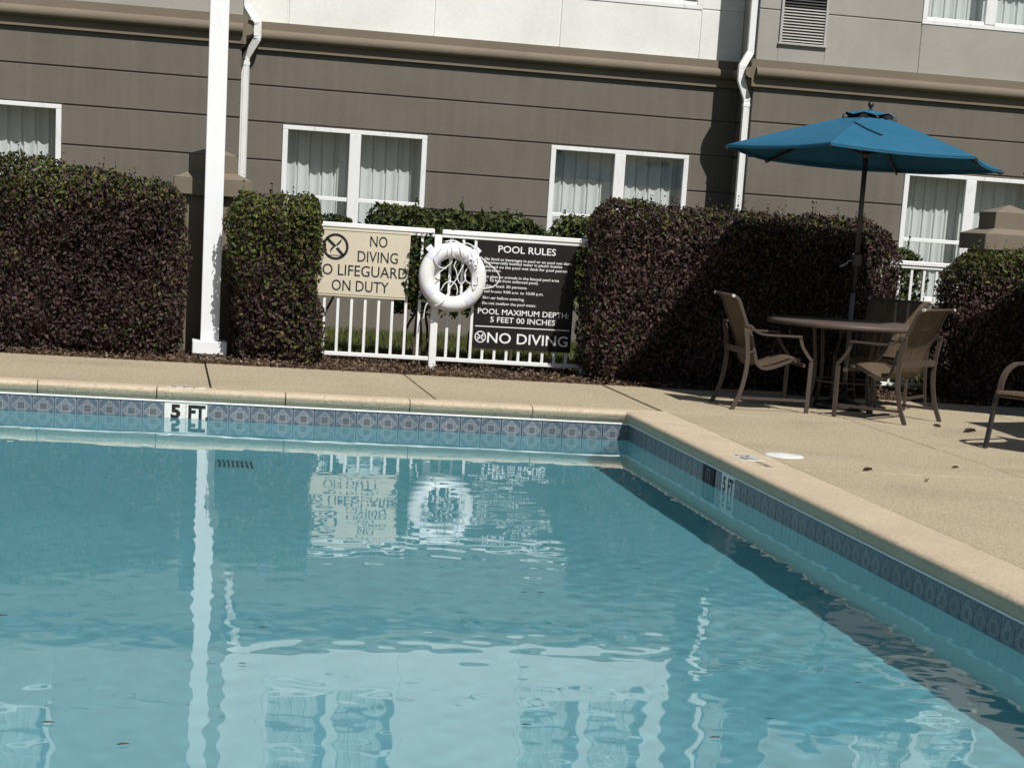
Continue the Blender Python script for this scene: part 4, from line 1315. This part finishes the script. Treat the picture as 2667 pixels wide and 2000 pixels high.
# table
tb = tag(empty('patio_table', (TX, TY, 0)), 'round brown metal patio table under the blue umbrella', 'table')
MB().lathe([(.030, TZ), (.655, TZ), (.672, TZ - .004), (.680, TZ - .014), (.680, TZ - .036), (.672, TZ - .044), (.655, TZ - .044), (.652, TZ - .014), (.03, TZ - .014), (.030, TZ)], n=64).build('table_top', M['table'], tb)
for i in range(4):
    a = math.radians(20 + 90 * i)
    c_, s_ = math.cos(a), math.sin(a)
    MB().tube(smooth_path([(c_ * .36, s_ * .36, TZ - .02), (c_ * .33, s_ * .33, .5), (c_ * .31, s_ * .31, .25), (c_ * .36, s_ * .36, 0.0)], 4), .016, 8).build('leg', M['frame'], tb)
MB().tube([(.31 * math.cos(q * math.pi / 12), .31 * math.sin(q * math.pi / 12), .23) for q in range(25)], .009, 6, caps=False).build('leg_ring', M['frame'], tb)

def strip(prof, w, th=.004):
    """cloth strip: side profile (x, z) extruded across y with thickness"""
    P_ = smooth_path([(a, 0, b) for a, b in prof], 5)
    V, m_ = [], len(P_)
    nr = []
    for i in range(m_):
        t_ = (P_[min(i + 1, m_ - 1)] - P_[max(i - 1, 0)]).normalized(); nr.append(Vector((-t_.z, 0, t_.x)))
    NW = 8
    for lay in (-th / 2, th / 2):
        for i in range(m_):
            for k in range(NW + 1):
                yv = -w / 2 + w * k / NW
                sag = -.012 * (1 - (2 * k / NW - 1) ** 2)
                p = P_[i] + nr[i] * (lay + sag); V.append((p.x, yv, p.z))
    Fs = []; q = NW + 1; o2 = m_ * q
    for i in range(m_ - 1):
        for k in range(NW):
            f_ = (i * q + k, i * q + k + 1, (i + 1) * q + k + 1, (i + 1) * q + k)
            Fs.append(f_); Fs.append(tuple(o2 + j for j in reversed(f_)))
    return MB().add(V, Fs, True)

def make_chair(loc, rz, label):
    """local +x is the way the sitter faces"""
    r = empty('patio_chair', loc, rz); tag(r, label, 'chair', 'sling chairs round the patio table')
    prof = [(.245, .405), (.20, .416), (.05, .352), (-.045, .331), (-.105, .365), (-.135, .45), (-.165, .56), (-.225, .69), (-.268, .79), (-.302, .862), (-.345, .885)]
    strip(prof, .50).build('sling', M['sling'], r)
    for s in (-1, 1):
        path = smooth_path([(a, s * .255, b) for a, b in prof], 5)
        MB().tube(path, 0, flat=(.012, .012), up=(0, 1, 0)).build('sling_rail', M['frame'], r)
        MB().tube([(-.352, s * .262, .886), (-.352, s * .295, .886)], .013, 8).build('rail_cap', M['capw'], r)
        MB().tube(smooth_path([(-.304, s * .325, 0.0), (-.251, s * .325, .124), (-.220, s * .325, .256), (-.209, s * .325, .379), (-.218, s * .325, .514), (-.244, s * .325, .655)], 4), 0, flat=(.0165, .010), up=(1, 0, 0)).build('rear_leg', M['frame'], r)
        MB().tube(smooth_path([(.312, s * .325, 0.0), (.314, s * .325, .20), (.316, s * .325, .405)], 3), 0, flat=(.0165, .010), up=(1, 0, 0)).build('front_leg', M['frame'], r)
        arm = smooth_path([(.325, s * .325, .412), (.285, s * .325, .455), (.235, s * .325, .525), (.212, s * .325, .592)], 4)
        MB().tube(arm, 0, flat=(.012, .010), up=(1, 0, 0)).build('arm_support', M['frame'], r)
        MB().tube(smooth_path([(.222, s * .325, .600), (.10, s * .325, .600), (-.06, s * .325, .600), (-.135, s * .325, .612), (-.18, s * .325, .642), (-.205, s * .325, .664), (-.252, s * .325, .666)], 4), 0, flat=(.008, .020), up=(0, 0, 1)).build('armrest', M['frame'], r)
        MB().tube([(-.262, s * .325, .098), (.313, s * .325, .098)], 0, flat=(.011, .008)).build('side_stretcher', M['frame'], r)
        MB().tube([(.19, s * .255, .404), (.19, s * .325, .404)], .009, 6).build('seat_bracket', M['frame'], r)
        MB().tube([(-.215, s * .325, .455), (-.128, s * .255, .455)], .009, 6).build('back_bracket', M['frame'], r)
    MB().tube([(-.352, -.27, .886), (-.352, .27, .886)], .012, 8).build('top_bar', M['frame'], r)
    MB().tube([(-.216, -.325, .458), (-.216, .325, .458)], 0, flat=(.024, .008)).build('rear_crossbar', M['frame'], r)
    MB().tube([(.262, -.325, .375), (.262, .325, .375)], 0, flat=(.014, .008)).build('front_crossbar', M['frame'], r)
    return r
make_chair((1.262, 0.955, 0), 0.0, 'brown sling chair with arms, facing the table beside the sign and long hedge')
a_r = math.atan2(0.68, -0.735)
make_chair((2.20, 0.46, 0), 2.36, 'brown sling chair on the pool side of the table with its back turned')
make_chair((2.60, 1.86, 0), math.atan2(-.80, -.60), 'brown sling chair behind the table, its back half in sunlight')

# lounge chair at the edge of the shade
lc = tag(empty('lounge_chair', (2.72, -1.51, 0), math.atan2(-.53, -.85)), 'dark framed low lounge chair with hoop arms at the edge of the shade', 'lounge chair')
strip([(.335, .385), (.31, .408), (.20, .400), (0, .375), (-.18, .365), (-.25, .42), (-.34, .60), (-.42, .82)], .50).build('sling', M['sling'], lc)
for s in (-1, 1):
    MB().tube(smooth_path([(.37, s * .27, 0), (.335, s * .27, .18), (.300, s * .27, .385)], 4), 0, flat=(.016, .012), up=(1, 0, 0)).build('front_leg', M['pole'], lc)
    MB().tube(smooth_path([(-.36, s * .27, 0), (-.28, s * .27, .2), (-.20, s * .27, .40)], 4), 0, flat=(.016, .012), up=(1, 0, 0)).build('rear_leg', M['pole'], lc)
    MB().tube(smooth_path([(.270, s * .27, .395), (.255, s * .27, .47), (.21, s * .27, .545), (.12, s * .27, .592), (0, s * .27, .60), (-.2, s * .27, .605), (-.34, s * .27, .61)], 5), 0, flat=(.009, .022), up=(0, 0, 1)).build('hoop_arm', M['frame'], lc)
    MB().tube(smooth_path([(.32, s * .26, .40), (.2, s * .26, .393), (0, s * .26, .368), (-.18, s * .26, .358), (-.25, s * .26, .415), (-.34, s * .26, .595), (-.42, s * .26, .815)], 4), .012, 8).build('sling_rail', M['frame'], lc)
MB().tube([(.315, -.27, .375), (.315, .27, .375)], .010, 8).build('front_crossbar', M['frame'], lc)

# ---- skimmer lid
lid = tag(empty('skimmer_lid', (0.43, -2.655, 0)), 'round white skimmer lid set in the deck beside the coping', 'lid')
MB().lathe([(0, .0105), (.10, .0105), (.122, .009), (.128, .003), (.128, -.004)], n=40).build('cover', M['lid'], lid)
MB().lathe([(.040, .0107), (.043, .013), (.046, .0107)], n=30).build('ridge', M['lid'], lid)

# ---- fallen and floating leaves
def leaf_obj(name, loc, size, rz, label, cat, group, curl=.3):
    s = size
    V = [(-.5 * s, 0, 0), (-.15 * s, .22 * s, curl * .25 * s), (.2 * s, .16 * s, curl * .3 * s), (.5 * s, 0, .05 * s), (.2 * s, -.16 * s, curl * .3 * s), (-.15 * s, -.22 * s, curl * .25 * s), (0, 0, .02 * s)]
    mb = MB().add(V, [(0, 6, 1), (1, 6, 2), (2, 6, 3), (3, 6, 4), (4, 6, 5), (5, 6, 0)], True)
    o = mb.build(name, M['deadleaf'], None, fixn=False); o.location = loc; o.rotation_euler = (0, 0, rz)
    return tag(o, label, cat, group)
M['deadleaf'] = mat_plain('dead_leaf', (0.055, 0.034, 0.020, 1), 0.8, 0.2, 0.4, 60)
for (p, s, rz) in (((.787, -3.27), .085, .4), ((1.027, -3.665), .06, 1.2), ((1.506, -2.878), .055, .1), ((2.599, -.307), .13, .3), ((2.452, .012), .09, 2.0)):
    leaf_obj('fallen_leaf', (p[0], p[1], .003), s, rz, 'small curled brown leaf lying on the sunny deck', 'leaf', 'dry leaves on the deck', .8)
for i, (x_, y_) in enumerate(((-3.089, -7.672), (-3.808, -9.244), (-3.58, -9.491), (-3.239, -4.521), (-3.192, -8.328), (-2.312, -9.143), (-1.919, -6.726), (-1.841, -6.721), (-.938, -8.385), (-1.711, -9.26), (-4.061, -7.601), (-1.242, -5.982), (-1.411, -6.754))):
    leaf_obj('floating_leaf', (x_, y_, ZW + .0035), random.uniform(.028, .050), random.uniform(-.5, .5), 'tiny dark leaf floating on the pool water', 'leaf', 'leaves floating on the pool', .25)

# ---- main drain on the pool floor
vf = MB().box(-3.115, -2.845, -1.29, -.88, FL - .02, FL + .014, .006).build('drain_cover', M['lid'], pool)
for i in range(8):
    MB().box(-3.095 + i * .031, -3.080 + i * .031, -1.26, -.91, FL + .0145, FL + .0155).build('drain_slot', M['tile_white'], vf)
vf.cycles.is_caustics_receiver = True
